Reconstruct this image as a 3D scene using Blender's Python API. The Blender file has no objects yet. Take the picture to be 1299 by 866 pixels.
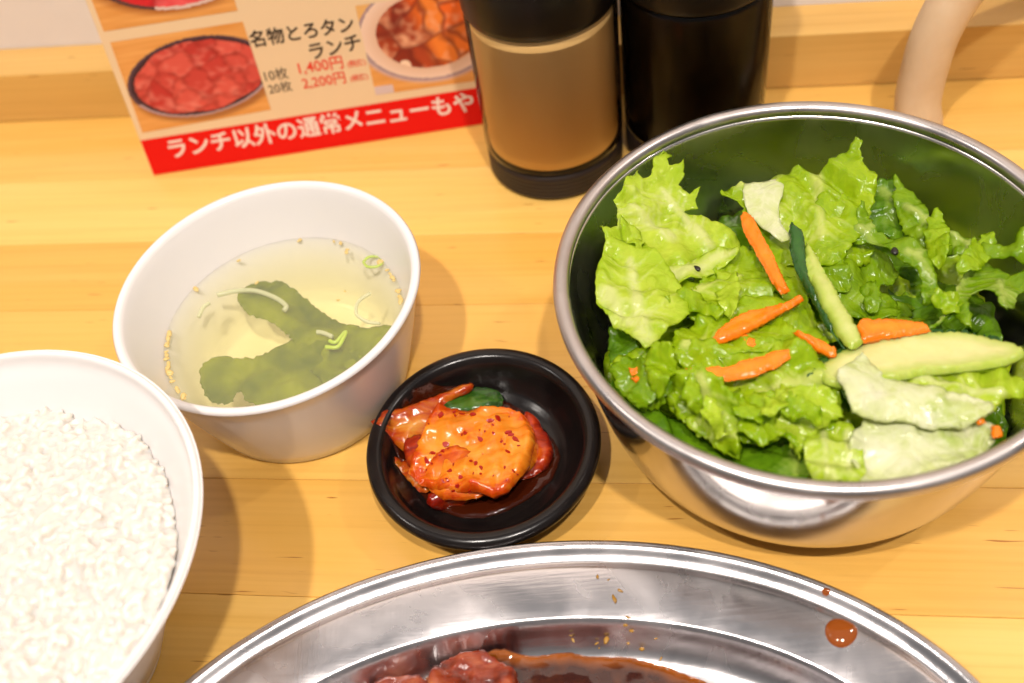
import bpy, bmesh, math, random
import numpy as np
from mathutils import Vector, Matrix, noise
from mathutils.geometry import delaunay_2d_cdt

R = math.radians
S = bpy.context.scene
C = S.collection
rnd = random.Random(7)

# ---------------------------------------------------------------- camera
W, H, F = 1299.0, 866.0, 1286.05
CAMH, PITCH, ROLL = 0.32, R(50.244), R(-10.769)
cam = bpy.data.cameras.new('camera')
cam.sensor_width = 36.0
cam.lens = F / W * 36.0
cam.clip_start = 0.01
cam.clip_end = 50
co = bpy.data.objects.new('camera', cam)
C.objects.link(co)
CM = Matrix.Translation((0, 0, CAMH)) @ Matrix.Rotation(R(90) - PITCH, 4, 'X') @ Matrix.Rotation(ROLL, 4, 'Z')
co.matrix_world = CM
S.camera = co
cam.dof.use_dof = True
cam.dof.focus_distance = 0.355
cam.dof.aperture_fstop = 7.5

# ---------------------------------------------------------------- world and lamps
w = bpy.data.worlds.new('World')
S.world = w
w.use_nodes = True
nt = w.node_tree
bg = nt.nodes['Background']
tc = nt.nodes.new('ShaderNodeTexCoord')
sx = nt.nodes.new('ShaderNodeSeparateXYZ')
rp = nt.nodes.new('ShaderNodeValToRGB')
rp.color_ramp.elements[0].position = 0.30
rp.color_ramp.elements[0].color = (0.05, 0.03, 0.018, 1)
rp.color_ramp.elements[1].position = 1.0
hz = rp.color_ramp.elements.new(0.52)
hz.color = (0.17, 0.14, 0.12, 1)
rp.color_ramp.elements[1].color = (0.46, 0.42, 0.40, 1)
mp = nt.nodes.new('ShaderNodeMapRange')
mp.inputs['From Min'].default_value = -1
mp.inputs['From Max'].default_value = 1
nt.links.new(tc.outputs['Generated'], sx.inputs[0])
nt.links.new(sx.outputs['Z'], mp.inputs['Value'])
nt.links.new(mp.outputs[0], rp.inputs[0])
nt.links.new(rp.outputs[0], bg.inputs['Color'])
bg.inputs['Strength'].default_value = 0.34

def lamp(loc, power, radius, col):
    l = bpy.data.lights.new('ceiling_spot', 'POINT')
    l.energy = power
    l.shadow_soft_size = radius
    l.color = col
    o = bpy.data.objects.new('ceiling_spot', l)
    o.location = loc
    C.objects.link(o)
WARM = (1.0, 0.915, 0.835)
lamp((0.14, -0.29, 1.25), 41, 0.022, WARM)
lamp((-0.26, -0.20, 1.25), 41, 0.022, WARM)
lamp((-1.00, 0.35, 1.35), 12, 0.025, WARM)
lamp((1.00, 0.25, 1.35), 13, 0.025, WARM)

S.view_settings.view_transform = 'Standard'
S.view_settings.look = 'None'
S.view_settings.exposure = 0.0
S.view_settings.gamma = 1.0
S.render.engine = 'CYCLES'
S.cycles.use_denoising = True
S.cycles.use_adaptive_sampling = True
S.cycles.adaptive_threshold = 0.025
S.cycles.max_bounces = 7
S.cycles.diffuse_bounces = 3
S.cycles.glossy_bounces = 4
S.cycles.transmission_bounces = 4
S.cycles.transparent_max_bounces = 16
S.cycles.volume_bounces = 0
S.cycles.caustics_reflective = True
S.cycles.sample_clamp_indirect = 6.0

# ---------------------------------------------------------------- pixel -> place
CAM = Vector((0, 0, CAMH))
RM = CM.to_3x3()
def ray(px, py):
    return (RM @ Vector(((px - W / 2) / F, -(py - H / 2) / F, -1.0)))
def at(px, py, z=0.0):
    d = ray(px, py)
    return CAM + d * ((z - CAMH) / d.z)
def on_plane(px, py, o, n):
    d = ray(px, py)
    return CAM + d * ((o - CAM).dot(n) / d.dot(n))

# ---------------------------------------------------------------- materials
def mat(name):
    m = bpy.data.materials.new(name)
    m.use_nodes = True
    return m, m.node_tree.nodes, m.node_tree.links, m.node_tree.nodes['Principled BSDF']
def plain(name, col, rough=0.5, metal=0.0, spec=0.5, sss=0.0, sssr=(1, .6, .4), scale=0.003, coat=0.0):
    m, n, l, b = mat(name)
    b.inputs['Base Color'].default_value = (*col, 1)
    b.inputs['Roughness'].default_value = rough
    b.inputs['Metallic'].default_value = metal
    b.inputs['Specular IOR Level'].default_value = spec
    b.inputs['Subsurface Weight'].default_value = sss
    b.inputs['Subsurface Radius'].default_value = sssr
    b.inputs['Subsurface Scale'].default_value = scale
    b.inputs['Coat Weight'].default_value = coat
    return m
def noise_col(m, cols, scale, detail=3, vec=None, rough=None, bump=0, bscale=None, dist=0.0):
    """colour ramp over noise in object coordinates + bump"""
    n, l = m.node_tree.nodes, m.node_tree.links
    b = n['Principled BSDF']
    t = n.new('ShaderNodeTexCoord')
    mpn = n.new('ShaderNodeMapping')
    if vec: mpn.inputs['Scale'].default_value = vec
    l.new(t.outputs['Object'], mpn.inputs[0])
    x = n.new('ShaderNodeTexNoise')
    x.inputs['Scale'].default_value = scale
    x.inputs['Detail'].default_value = detail
    x.inputs['Distortion'].default_value = dist
    l.new(mpn.outputs[0], x.inputs['Vector'])
    r = n.new('ShaderNodeValToRGB')
    el = r.color_ramp.elements
    el[0].position, el[1].position = cols[0][0], cols[-1][0]
    el[0].color, el[1].color = (*cols[0][1], 1), (*cols[-1][1], 1)
    for p_, c_ in cols[1:-1]:
        e_ = el.new(p_)
        e_.color = (*c_, 1)
    l.new(x.outputs['Fac'], r.inputs[0])
    l.new(r.outputs[0], b.inputs['Base Color'])
    if bump:
        y = n.new('ShaderNodeTexNoise')
        y.inputs['Scale'].default_value = bscale or scale * 2
        y.inputs['Detail'].default_value = 4
        l.new(mpn.outputs[0], y.inputs['Vector'])
        bp = n.new('ShaderNodeBump')
        bp.inputs['Strength'].default_value = bump
        bp.inputs['Distance'].default_value = 0.001
        l.new(y.outputs['Fac'], bp.inputs['Height'])
        l.new(bp.outputs[0], b.inputs['Normal'])
    return r

def wood_material(name, dark, mid, light, rough=0.32):
    m, n, l, b = mat(name)
    t = n.new('ShaderNodeTexCoord')
    oi = n.new('ShaderNodeObjectInfo')
    mul = n.new('ShaderNodeVectorMath'); mul.operation = 'SCALE'
    cb = n.new('ShaderNodeCombineXYZ')
    l.new(oi.outputs['Random'], cb.inputs[0]); l.new(oi.outputs['Random'], cb.inputs[1]); l.new(oi.outputs['Random'], cb.inputs[2])
    l.new(cb.outputs[0], mul.inputs[0]); mul.inputs['Scale'].default_value = 37.0
    add = n.new('ShaderNodeVectorMath')
    l.new(t.outputs['Object'], add.inputs[0]); l.new(mul.outputs[0], add.inputs[1])
    mp1 = n.new('ShaderNodeMapping'); mp1.inputs['Scale'].default_value = (1.6, 26, 26)
    l.new(add.outputs[0], mp1.inputs[0])
    big = n.new('ShaderNodeTexNoise'); big.inputs['Scale'].default_value = 2.2; big.inputs['Detail'].default_value = 4; big.inputs['Distortion'].default_value = 0.6
    l.new(mp1.outputs[0], big.inputs['Vector'])
    mp2 = n.new('ShaderNodeMapping'); mp2.inputs['Scale'].default_value = (9, 420, 420)
    l.new(add.outputs[0], mp2.inputs[0])
    fine = n.new('ShaderNodeTexNoise'); fine.inputs['Scale'].default_value = 1.0; fine.inputs['Detail'].default_value = 5
    l.new(mp2.outputs[0], fine.inputs['Vector'])
    r1 = n.new('ShaderNodeValToRGB')
    e = r1.color_ramp.elements
    e[0].position, e[0].color = 0.30, (*mid, 1)
    e[1].position, e[1].color = 0.70, (*light, 1)
    l.new(big.outputs['Fac'], r1.inputs[0])
    # per plank tone
    mr = n.new('ShaderNodeMapRange')
    ta = n.new('ShaderNodeAttribute'); ta.attribute_type = 'OBJECT'; ta.attribute_name = 'tone'
    l.new(ta.outputs['Fac'], mr.inputs['Value']); mr.inputs['To Min'].default_value = 0.0; mr.inputs['To Max'].default_value = 1.0
    mx = n.new('ShaderNodeMixRGB'); mx.inputs[2].default_value = (*dark, 1)
    l.new(mr.outputs[0], mx.inputs[0]); l.new(r1.outputs[0], mx.inputs[1])
    # fine streaks
    fr = n.new('ShaderNodeValToRGB')
    fr.color_ramp.elements[0].position = 0.25; fr.color_ramp.elements[0].color = (0.78, 0.66, 0.48, 1)
    fr.color_ramp.elements[1].position = 0.55; fr.color_ramp.elements[1].color = (1, 1, 1, 1)
    l.new(fine.outputs['Fac'], fr.inputs[0])
    m2 = n.new('ShaderNodeMixRGB'); m2.blend_type = 'MULTIPLY'; m2.inputs[0].default_value = 0.38
    l.new(mx.outputs[0], m2.inputs[1]); l.new(fr.outputs[0], m2.inputs[2])
    # short dark resin flecks
    mp3 = n.new('ShaderNodeMapping'); mp3.inputs['Scale'].default_value = (60, 650, 650)
    l.new(add.outputs[0], mp3.inputs[0])
    fl = n.new('ShaderNodeTexNoise'); fl.inputs['Scale'].default_value = 1.0; fl.inputs['Detail'].default_value = 1
    l.new(mp3.outputs[0], fl.inputs['Vector'])
    flr = n.new('ShaderNodeValToRGB')
    flr.color_ramp.elements[0].position = 0.74; flr.color_ramp.elements[0].color = (1, 1, 1, 1)
    flr.color_ramp.elements[1].position = 0.80; flr.color_ramp.elements[1].color = (0.45, 0.25, 0.10, 1)
    l.new(fl.outputs['Fac'], flr.inputs[0])
    m3 = n.new('ShaderNodeMixRGB'); m3.blend_type = 'MULTIPLY'; m3.inputs[0].default_value = 0.8
    l.new(m2.outputs[0], m3.inputs[1]); l.new(flr.outputs[0], m3.inputs[2])
    l.new(m3.outputs[0], b.inputs['Base Color'])
    rr = n.new('ShaderNodeMapRange'); rr.inputs['To Min'].default_value = rough - 0.08; rr.inputs['To Max'].default_value = rough + 0.12
    l.new(big.outputs['Fac'], rr.inputs['Value']); l.new(rr.outputs[0], b.inputs['Roughness'])
    bp = n.new('ShaderNodeBump'); bp.inputs['Strength'].default_value = 0.12; bp.inputs['Distance'].default_value = 0.0006
    l.new(fine.outputs['Fac'], bp.inputs['Height']); l.new(bp.outputs[0], b.inputs['Normal'])
    b.inputs['Coat Weight'].default_value = 0.25
    b.inputs['Coat Roughness'].default_value = 0.2
    return m

M = {}
M['wood'] = wood_material('pine_wood', (0.68, 0.325, 0.045), (0.79, 0.47, 0.105), (0.86, 0.56, 0.165))
M['rail_wood'] = wood_material('rail_wood', (0.62, 0.33, 0.07), (0.70, 0.41, 0.11), (0.76, 0.48, 0.15), 0.4)
M['wall'] = plain('wall_paint', (0.80, 0.74, 0.70), 0.6)
noise_col(M['wall'], [(0.35, (0.77, 0.70, 0.66)), (0.7, (0.82, 0.76, 0.72))], 14, bump=0.15, bscale=300)
M['substrate'] = plain('glue_joint', (0.16, 0.07, 0.02), 0.7)
M['porcelain'] = plain('white_melamine', (0.74, 0.705, 0.69), 0.2)
M['black'] = plain('black_melamine', (0.012, 0.010, 0.010), 0.22, spec=.35)
noise_col(M['black'], [(0.3, (0.006, 0.004, 0.004)), (0.7, (0.011, 0.008, 0.007))], 90, bump=0.05, bscale=400)
M['cap'] = plain('black_plastic', (0.006, 0.004, 0.003), 0.35, spec=.25)
M['base'] = plain('dark_rubber', (0.020, 0.012, 0.009), 0.42)

def steel(name, rough, scratch=0.0, tint=(0.56, 0.53, 0.50)):
    m, n, l, b = mat(name)
    b.inputs['Metallic'].default_value = 1.0
    t = n.new('ShaderNodeTexCoord')
    x = n.new('ShaderNodeTexNoise'); x.inputs['Scale'].default_value = 38; x.inputs['Detail'].default_value = 6; x.inputs['Distortion'].default_value = 0.5
    l.new(t.outputs['Object'], x.inputs['Vector'])
    r = n.new('ShaderNodeMapRange'); r.inputs['From Min'].default_value = 0.3; r.inputs['From Max'].default_value = 0.75
    r.inputs['To Min'].default_value = rough * 0.75; r.inputs['To Max'].default_value = rough * 1.6
    l.new(x.outputs['Fac'], r.inputs['Value']); l.new(r.outputs[0], b.inputs['Roughness'])
    cr = n.new('ShaderNodeValToRGB')
    cr.color_ramp.elements[0].position = 0.30; cr.color_ramp.elements[0].color = (*[c * 0.86 for c in tint], 1)
    cr.color_ramp.elements[1].position = 0.62; cr.color_ramp.elements[1].color = (*tint, 1)
    l.new(x.outputs['Fac'], cr.inputs[0])
    l.new(cr.outputs[0], b.inputs['Base Color'])
    if scratch:
        mp_ = n.new('ShaderNodeMapping'); mp_.inputs['Scale'].default_value = (60, 900, 60); mp_.inputs['Rotation'].default_value = (0, 0, 0.5)
        l.new(t.outputs['Object'], mp_.inputs[0])
        y = n.new('ShaderNodeTexNoise'); y.inputs['Scale'].default_value = 1; y.inputs['Detail'].default_value = 3
        l.new(mp_.outputs[0], y.inputs['Vector'])
        mp2 = n.new('ShaderNodeMapping'); mp2.inputs['Scale'].default_value = (800, 50, 60); mp2.inputs['Rotation'].default_value = (0, 0, 0.9)
        l.new(t.outputs['Object'], mp2.inputs[0])
        y2 = n.new('ShaderNodeTexNoise'); y2.inputs['Scale'].default_value = 1; y2.inputs['Detail'].default_value = 3
        l.new(mp2.outputs[0], y2.inputs['Vector'])
        ad = n.new('ShaderNodeMath'); ad.operation = 'ADD'
        l.new(y.outputs['Fac'], ad.inputs[0]); l.new(y2.outputs['Fac'], ad.inputs[1])
        bp = n.new('ShaderNodeBump'); bp.inputs['Strength'].default_value = scratch; bp.inputs['Distance'].default_value = 0.0003
        l.new(ad.outputs[0], bp.inputs['Height']); l.new(bp.outputs[0], b.inputs['Normal'])
    return m
M['steel'] = steel('polished_steel', 0.15)
M['rim_steel'] = steel('rim_steel', 0.30, 0.05, (0.58, 0.53, 0.51))
M['platter'] = steel('worn_steel', 0.23, 0.12, (0.70, 0.66, 0.665))

def leaf_material(name, green, pale, white, trans=0.42, rough=0.17):
    """attributes: edge (0 at the margin .. 1 inside), rib (1 on pale veins)"""
    m, n, l, b = mat(name)
    ae = n.new('ShaderNodeAttribute'); ae.attribute_name = 'edge'
    ar = n.new('ShaderNodeAttribute'); ar.attribute_name = 'rib'
    t = n.new('ShaderNodeTexCoord')
    x = n.new('ShaderNodeTexNoise'); x.inputs['Scale'].default_value = 75; x.inputs['Detail'].default_value = 6; x.inputs['Distortion'].default_value = 1.2
    l.new(t.outputs['Object'], x.inputs['Vector'])
    f1 = n.new('ShaderNodeMapRange'); f1.inputs['From Min'].default_value = .32; f1.inputs['From Max'].default_value = .68; f1.inputs['To Max'].default_value = .75
    l.new(x.outputs['Fac'], f1.inputs['Value'])
    a2 = n.new('ShaderNodeMath'); a2.operation = 'MULTIPLY_ADD'; a2.inputs[1].default_value = .35; a2.use_clamp = True
    l.new(ae.outputs['Fac'], a2.inputs[0]); l.new(f1.outputs[0], a2.inputs[2])
    mx = n.new('ShaderNodeMixRGB'); mx.inputs[1].default_value = (*green, 1); mx.inputs[2].default_value = (*pale, 1)
    l.new(a2.outputs[0], mx.inputs[0])
    rw = n.new('ShaderNodeMath'); rw.operation = 'MULTIPLY_ADD'; rw.inputs[1].default_value = .9; rw.inputs[2].default_value = -.45
    l.new(x.outputs['Fac'], rw.inputs[0])
    r2 = n.new('ShaderNodeMath'); r2.operation = 'ADD'; l.new(rw.outputs[0], r2.inputs[0]); l.new(ar.outputs['Fac'], r2.inputs[1])
    r3 = n.new('ShaderNodeMapRange'); r3.inputs['From Min'].default_value = .25; r3.inputs['From Max'].default_value = .85; r3.inputs['To Max'].default_value = .85
    l.new(r2.outputs[0], r3.inputs['Value'])
    mx2 = n.new('ShaderNodeMixRGB'); mx2.inputs[2].default_value = (*white, 1)
    l.new(r3.outputs[0], mx2.inputs[0]); l.new(mx.outputs[0], mx2.inputs[1])
    # thin veins
    v2 = n.new('ShaderNodeTexVoronoi'); v2.inputs['Scale'].default_value = 120; v2.feature = 'DISTANCE_TO_EDGE'
    dn = n.new('ShaderNodeMixRGB'); dn.inputs[0].default_value = 0.02
    l.new(t.outputs['Object'], dn.inputs[1]); l.new(x.outputs['Color'], dn.inputs[2])
    l.new(dn.outputs[0], v2.inputs['Vector'])
    vr = n.new('ShaderNodeMapRange'); vr.inputs['From Max'].default_value = .10; vr.inputs['To Min'].default_value = .38; vr.inputs['To Max'].default_value = 0
    l.new(v2.outputs['Distance'], vr.inputs['Value'])
    mx3 = n.new('ShaderNodeMixRGB'); mx3.inputs[2].default_value = (*pale, 1)
    l.new(vr.outputs[0], mx3.inputs[0]); l.new(mx2.outputs[0], mx3.inputs[1])
    l.new(mx3.outputs[0], b.inputs['Base Color'])
    b.inputs['Roughness'].default_value = rough
    v = n.new('ShaderNodeTexVoronoi'); v.inputs['Scale'].default_value = 230; v.feature = 'SMOOTH_F1'
    l.new(dn.outputs[0], v.inputs['Vector'])
    bp = n.new('ShaderNodeBump'); bp.inputs['Strength'].default_value = 0.38; bp.inputs['Distance'].default_value = 0.0016
    bp.invert = True
    wn = n.new('ShaderNodeTexNoise'); wn.inputs['Scale'].default_value = 650; wn.inputs['Detail'].default_value = 2
    l.new(t.outputs['Object'], wn.inputs['Vector'])
    hm = n.new('ShaderNodeMath'); hm.operation = 'MULTIPLY_ADD'; hm.inputs[1].default_value = -.35
    l.new(wn.outputs['Fac'], hm.inputs[0]); l.new(v.outputs['Distance'], hm.inputs[2])
    l.new(hm.outputs[0], bp.inputs['Height']); l.new(bp.outputs[0], b.inputs['Normal'])
    tr = n.new('ShaderNodeBsdfTranslucent')
    hs = n.new('ShaderNodeHueSaturation'); hs.inputs['Value'].default_value = 1.3
    l.new(mx3.outputs[0], hs.inputs['Color']); l.new(hs.outputs[0], tr.inputs['Color'])
    ms = n.new('ShaderNodeMixShader'); ms.inputs[0].default_value = trans
    l.new(b.outputs[0], ms.inputs[1]); l.new(tr.outputs[0], ms.inputs[2])
    l.new(ms.outputs[0], n['Material Output'].inputs['Surface'])
    return m
M['leaf'] = leaf_material('leaf_green', (0.25, 0.43, 0.003), (0.48, 0.62, 0.014), (0.66, 0.71, 0.20))
M['leaf_mid'] = leaf_material('leaf_mid', (0.15, 0.31, 0.003), (0.33, 0.49, 0.010), (0.54, 0.62, 0.16))
M['leaf_pale'] = leaf_material('leaf_pale', (0.40, 0.57, 0.008), (0.61, 0.71, 0.07), (0.72, 0.75, 0.32))
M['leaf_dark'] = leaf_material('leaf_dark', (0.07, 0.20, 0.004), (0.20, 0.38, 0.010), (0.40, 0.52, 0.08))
M['leaf_white'] = leaf_material('leaf_white', (0.56, 0.63, 0.20), (0.78, 0.77, 0.58), (0.44, 0.54, 0.12), 0.28, 0.13)

# ---------------------------------------------------------------- object helpers
def tag(o, label=None, cat=None, group=None, kind=None):
    if label: o['label'] = label
    if cat: o['category'] = cat
    if group: o['group'] = group
    if kind: o['kind'] = kind
    return o
def empty(name, loc=(0, 0, 0), rz=0.0):
    o = bpy.data.objects.new(name, None)
    o.empty_display_size = 0.01
    o.location = loc
    o.rotation_euler = (0, 0, rz)
    C.objects.link(o)
    return o
def obj(name, me, m, parent=None, smooth=True, loc=None):
    o = bpy.data.objects.new(name, me)
    C.objects.link(o)
    if m is not None and not me.materials: me.materials.append(m)
    if smooth and len(me.polygons):
        me.polygons.foreach_set('use_smooth', [True] * len(me.polygons))
    if parent: o.parent = parent
    if loc: o.location = loc
    return o
def mesh(name, vs, fs):
    me = bpy.data.meshes.new(name)
    me.from_pydata([tuple(v) for v in vs], [], fs)
    me.update()
    return me
def fix_normals(me):
    bm = bmesh.new(); bm.from_mesh(me)
    bmesh.ops.recalc_face_normals(bm, faces=bm.faces)
    bm.to_mesh(me); bm.free()
def lathe(name, prof, seg=96, sx=1.0, sy=1.0, closed=False):
    """prof: list of (r, z); r==0 closes to a pole"""
    vs, fs, rings = [], [], []
    for r, z in prof:
        if r <= 1e-7:
            rings.append([len(vs)]); vs.append((0, 0, z))
        else:
            s = len(vs)
            for i in range(seg):
                a = 2 * math.pi * i / seg
                vs.append((r * math.cos(a) * sx, r * math.sin(a) * sy, z))
            rings.append(list(range(s, s + seg)))
    pairs = list(zip(rings[:-1], rings[1:])) + ([(rings[-1], rings[0])] if closed else [])
    for A, B in pairs:
        for i in range(seg):
            j = (i + 1) % seg
            if len(A) == 1 and len(B) == 1: continue
            if len(A) == 1: fs.append((A[0], B[i], B[j]))
            elif len(B) == 1: fs.append((A[i], A[j], B[0]))
            else: fs.append((A[i], A[j], B[j], B[i]))
    me = mesh(name, vs, fs)
    fix_normals(me)
    return me
def smooth_prof(pts, n=8):
    """Catmull-Rom through (r, z) points"""
    P_ = [pts[0]] + list(pts) + [pts[-1]]
    out = []
    for i in range(1, len(P_) - 2):
        p0, p1, p2, p3 = (np.array(q, float) for q in P_[i - 1:i + 3])
        for k in range(n):
            t = k / n
            out.append(tuple(0.5 * (2 * p1 + (p2 - p0) * t + (2 * p0 - 5 * p1 + 4 * p2 - p3) * t * t + (3 * p1 - p0 - 3 * p2 + p3) * t ** 3)))
    out.append(tuple(pts[-1]))
    return [(max(r, 0.0), z) for r, z in out]
def box_mesh(name, x0, x1, y0, y1, z0, z1, bev=0.0, seg=2):
    bm = bmesh.new()
    bmesh.ops.create_cube(bm, size=1)
    for v in bm.verts:
        v.co = Vector(((x0 + x1) / 2 + v.co.x * (x1 - x0), (y0 + y1) / 2 + v.co.y * (y1 - y0), (z0 + z1) / 2 + v.co.z * (z1 - z0)))
    if bev: bmesh.ops.bevel(bm, geom=bm.edges[:], offset=bev, segments=seg, affect='EDGES', profile=0.7)
    me = bpy.data.meshes.new(name)
    bm.to_mesh(me); bm.free()
    return me
def tube_mesh(name, pts, rad, seg=12, cap=True):
    vs, fs = [], []
    pts = [Vector(p_) for p_ in pts]
    n = len(pts)
    up = Vector((0, 0, 1))
    rads = rad if isinstance(rad, (list, tuple)) else [rad] * n
    for i, p_ in enumerate(pts):
        t = (pts[min(i + 1, n - 1)] - pts[max(i - 1, 0)]).normalized()
        a = t.cross(up)
        if a.length < 1e-4: a = t.cross(Vector((1, 0, 0)))
        a.normalize(); b_ = t.cross(a).normalized()
        for k in range(seg):
            g = 2 * math.pi * k / seg
            vs.append(p_ + (a * math.cos(g) + b_ * math.sin(g)) * rads[i])
    for i in range(n - 1):
        for k in range(seg):
            fs.append((i * seg + k, i * seg + (k + 1) % seg, (i + 1) * seg + (k + 1) % seg, (i + 1) * seg + k))
    if cap:
        fs.append(tuple(range(seg))); fs.append(tuple((n - 1) * seg + k for k in range(seg)))
    me = mesh(name, vs, fs); fix_normals(me)
    return me

# ================================================================ SETTING
YAW = -math.atan2(0.230, 0.973)          # the planks run along this direction
def place_yaw(o):
    o.rotation_euler = (0, 0, YAW)
table = empty('dining_table', (0, 0, 0))
place_yaw(table)
tag(table, 'pale pine tabletop of long glued planks under all the dishes', 'table')
PW = 0.0455
RAIL = 0.4172
obj('core_board', box_mesh('core_board', -0.62, 0.62, -0.16, RAIL + 0.05, -0.030, -0.0225), M['substrate'], table, False)
edges_v = [RAIL + 0.03, 0.3669, 0.3219, 0.2795, 0.2360, 0.1925, 0.1450, 0.098, 0.052, 0.006, -0.040, -0.086, -0.132]
tones = [.35, .08, .62, .48, .30, .55, .12, .60, .25, .5, .2, .45]
for i in range(len(edges_v) - 1):
    y1, y0 = edges_v[i], edges_v[i + 1]
    g = 0.00006
    me = box_mesh('plank', -0.62, 0.62, -(y1 - y0) / 2 + g, (y1 - y0) / 2 - g, -0.022, 0, 0.00018, 1)
    o = obj('plank', me, M['wood'], table, False, (0, (y0 + y1) / 2, 0))
    o['tone'] = tones[i]
rail = obj('wall_rail', box_mesh('wall_rail', -0.8, 0.8, 0, 0.0246, 0.0004, 0.030, 0.0007), M['rail_wood'], None, False)
rail.location = Vector((math.sin(-YAW) * RAIL, math.cos(YAW) * RAIL, 0)); place_yaw(rail)
rail['tone'] = .3
tag(rail, 'long pine rail along the wall at the back of the tabletop', 'rail', kind='structure')
WALLD = RAIL + 0.0250
wall = obj('wall', box_mesh('wall', -1.2, 1.2, 0, 0.05, -0.02, 0.9), M['wall'], None, False)
wall.location = Vector((math.sin(-YAW) * WALLD, math.cos(YAW) * WALLD, 0)); place_yaw(wall)
tag(wall, 'off-white painted wall above the pine rail', 'wall', kind='structure')

# ================================================================ SALAD BOWL
SZ = 0.075
DZ = 0.009
SC = Vector((0.4071 * (CAMH - SZ), 0.8643 * (CAMH - SZ), 0))
SRIM = 0.3418 * (CAMH - SZ)
prof_out = smooth_prof([(0.0, 0.0006), (0.044, 0.0004), (0.055, 0.0018), (0.0638, 0.0075), (0.0702, 0.018), (0.0745, 0.034), (0.0778, 0.052), (0.0800, 0.0708)], 7)
TH = 0.0009
def inner(prof, th):
    out = []
    n = len(prof)
    for i in range(n):
        a = np.array(prof[max(i - 1, 0)]); b = np.array(prof[min(i + 1, n - 1)])
        t = (b - a) / np.linalg.norm(b - a)
        nn = np.array([-t[1], t[0]])
        q = np.array(prof[i]) + nn * th
        out.append((max(q[0], 0), q[1]))
    return out
prof_in = inner(prof_out, TH)
prof_in[0] = (0.0, prof_in[0][1])
RIN = np.array(prof_in)
def bowl_r(z):
    return float(np.interp(z, RIN[:, 1], RIN[:, 0]))
bowl = empty('steel_bowl', SC)
tag(bowl, 'polished stainless steel bowl holding the green salad', 'bowl')
bb_ = obj('bowl_body', lathe('bowl_body', prof_out + prof_in[::-1], 128), M['steel'], bowl)
M['inner_steel'] = steel('brushed_inner_steel', 0.24, 0.05, (0.72, 0.68, 0.62))
bb_.data.materials.append(M['inner_steel'])
bb_.data.polygons.foreach_set('material_index', [1 if i >= len(prof_out) * 128 else 0 for i in range(len(bb_.data.polygons))])
rb = 0.0027
rim = [(SRIM - rb * 0.8 + rb * math.cos(a) * 1.0, SZ - rb + rb * 1.0 * math.sin(a)) for a in [2 * math.pi * k / 14 for k in range(14)]]
obj('rolled_rim', lathe('rolled_rim', rim, 128, closed=True), M['rim_steel'], bowl)

# ================================================================ OVAL PLATTER
PL = empty('oval_platter', (-0.01712, 0.0728, 0), R(-6))
tag(PL, 'oval stainless steel platter with grooved rim holding meat in sauce', 'platter')
PA, PB = 0.1385, 0.0924
def oval(name, prof, seg=160):
    """prof: (inset from outer edge, z)"""
    vs, fs, rings = [], [], []
    for d, z in prof:
        s = len(vs)
        for i in range(seg):
            a = 2 * math.pi * i / seg
            vs.append(((PA - d) * math.cos(a), (PB - d) * math.sin(a), z))
        rings.append(list(range(s, s + seg)))
    for A, B in zip(rings[:-1], rings[1:]):
        for i in range(seg):
            j = (i + 1) % seg
            fs.append((A[i], A[j], B[j], B[i]))
    fs.append(tuple(rings[-1])); 
    return vs, fs
PZ = 0.018
ptop = smooth_prof([(0.0006, PZ - 0.0010), (0.0016, PZ), (0.0030, PZ - 0.0003), (0.0050, PZ - 0.0018), (0.0072, PZ - 0.0026), (0.0090, PZ - 0.0019), (0.0105, PZ - 0.0017), (0.018, PZ - 0.0023), (0.0245, PZ - 0.0031), (0.0268, PZ - 0.0042), (0.030, PZ - 0.0095), (0.034, PZ - 0.0138), (0.040, PZ - 0.0152), (0.055, PZ - 0.0156)], 5)
pbot = [(d - 0.0002 if k else 0.0, z - 0.0009) for k, (d, z) in enumerate(ptop)]
v1, f1 = oval('a', ptop); v2, f2 = oval('b', pbot)
n1 = len(v1)
fs = f1 + [tuple(n1 + i for i in f) for f in f2] + [(i, (i + 1) % 160, n1 + (i + 1) % 160, n1 + i) for i in range(160)]
me = mesh('platter_body', v1 + v2, fs); fix_normals(me)
obj('platter_body', me, M['platter'], PL)
# rolled edge bead
er = 0.0013
ev, ef = [], []
for k in range(10):
    a = 2 * math.pi * k / 10
    for i in range(160):
        t = 2 * math.pi * i / 160
        d = 0.0012 - er * math.cos(a)
        ev.append(((PA - d) * math.cos(t), (PB - d) * math.sin(t), PZ - 0.0013 + er * math.sin(a)))
for k in range(10):
    for i in range(160):
        j = (i + 1) % 160; k2 = (k + 1) % 10
        ef.append((k * 160 + i, k * 160 + j, k2 * 160 + j, k2 * 160 + i))
me = mesh('rolled_edge', ev, ef); fix_normals(me)
obj('rolled_edge', me, M['platter'], PL)
def platter_z(p):
    """height of the platter's top face at a world point"""
    q = Matrix.Rotation(R(6), 2) @ Vector((p.x + 0.01712, p.y - 0.0728))
    ang = math.atan2(q.y / PB, q.x / PA)
    ro = math.hypot(q.x, q.y)
    # inset measured along the ray to the centre
    lo, hi = 0.0, 0.06
    for _ in range(24):
        mid_ = (lo + hi) / 2
        e_ = (q.x / (PA - mid_)) ** 2 + (q.y / (PB - mid_)) ** 2
        if e_ < 1: lo = mid_
        else: hi = mid_
    A = np.array(ptop)
    return float(np.interp(lo, A[:, 0], A[:, 1]))

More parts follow.
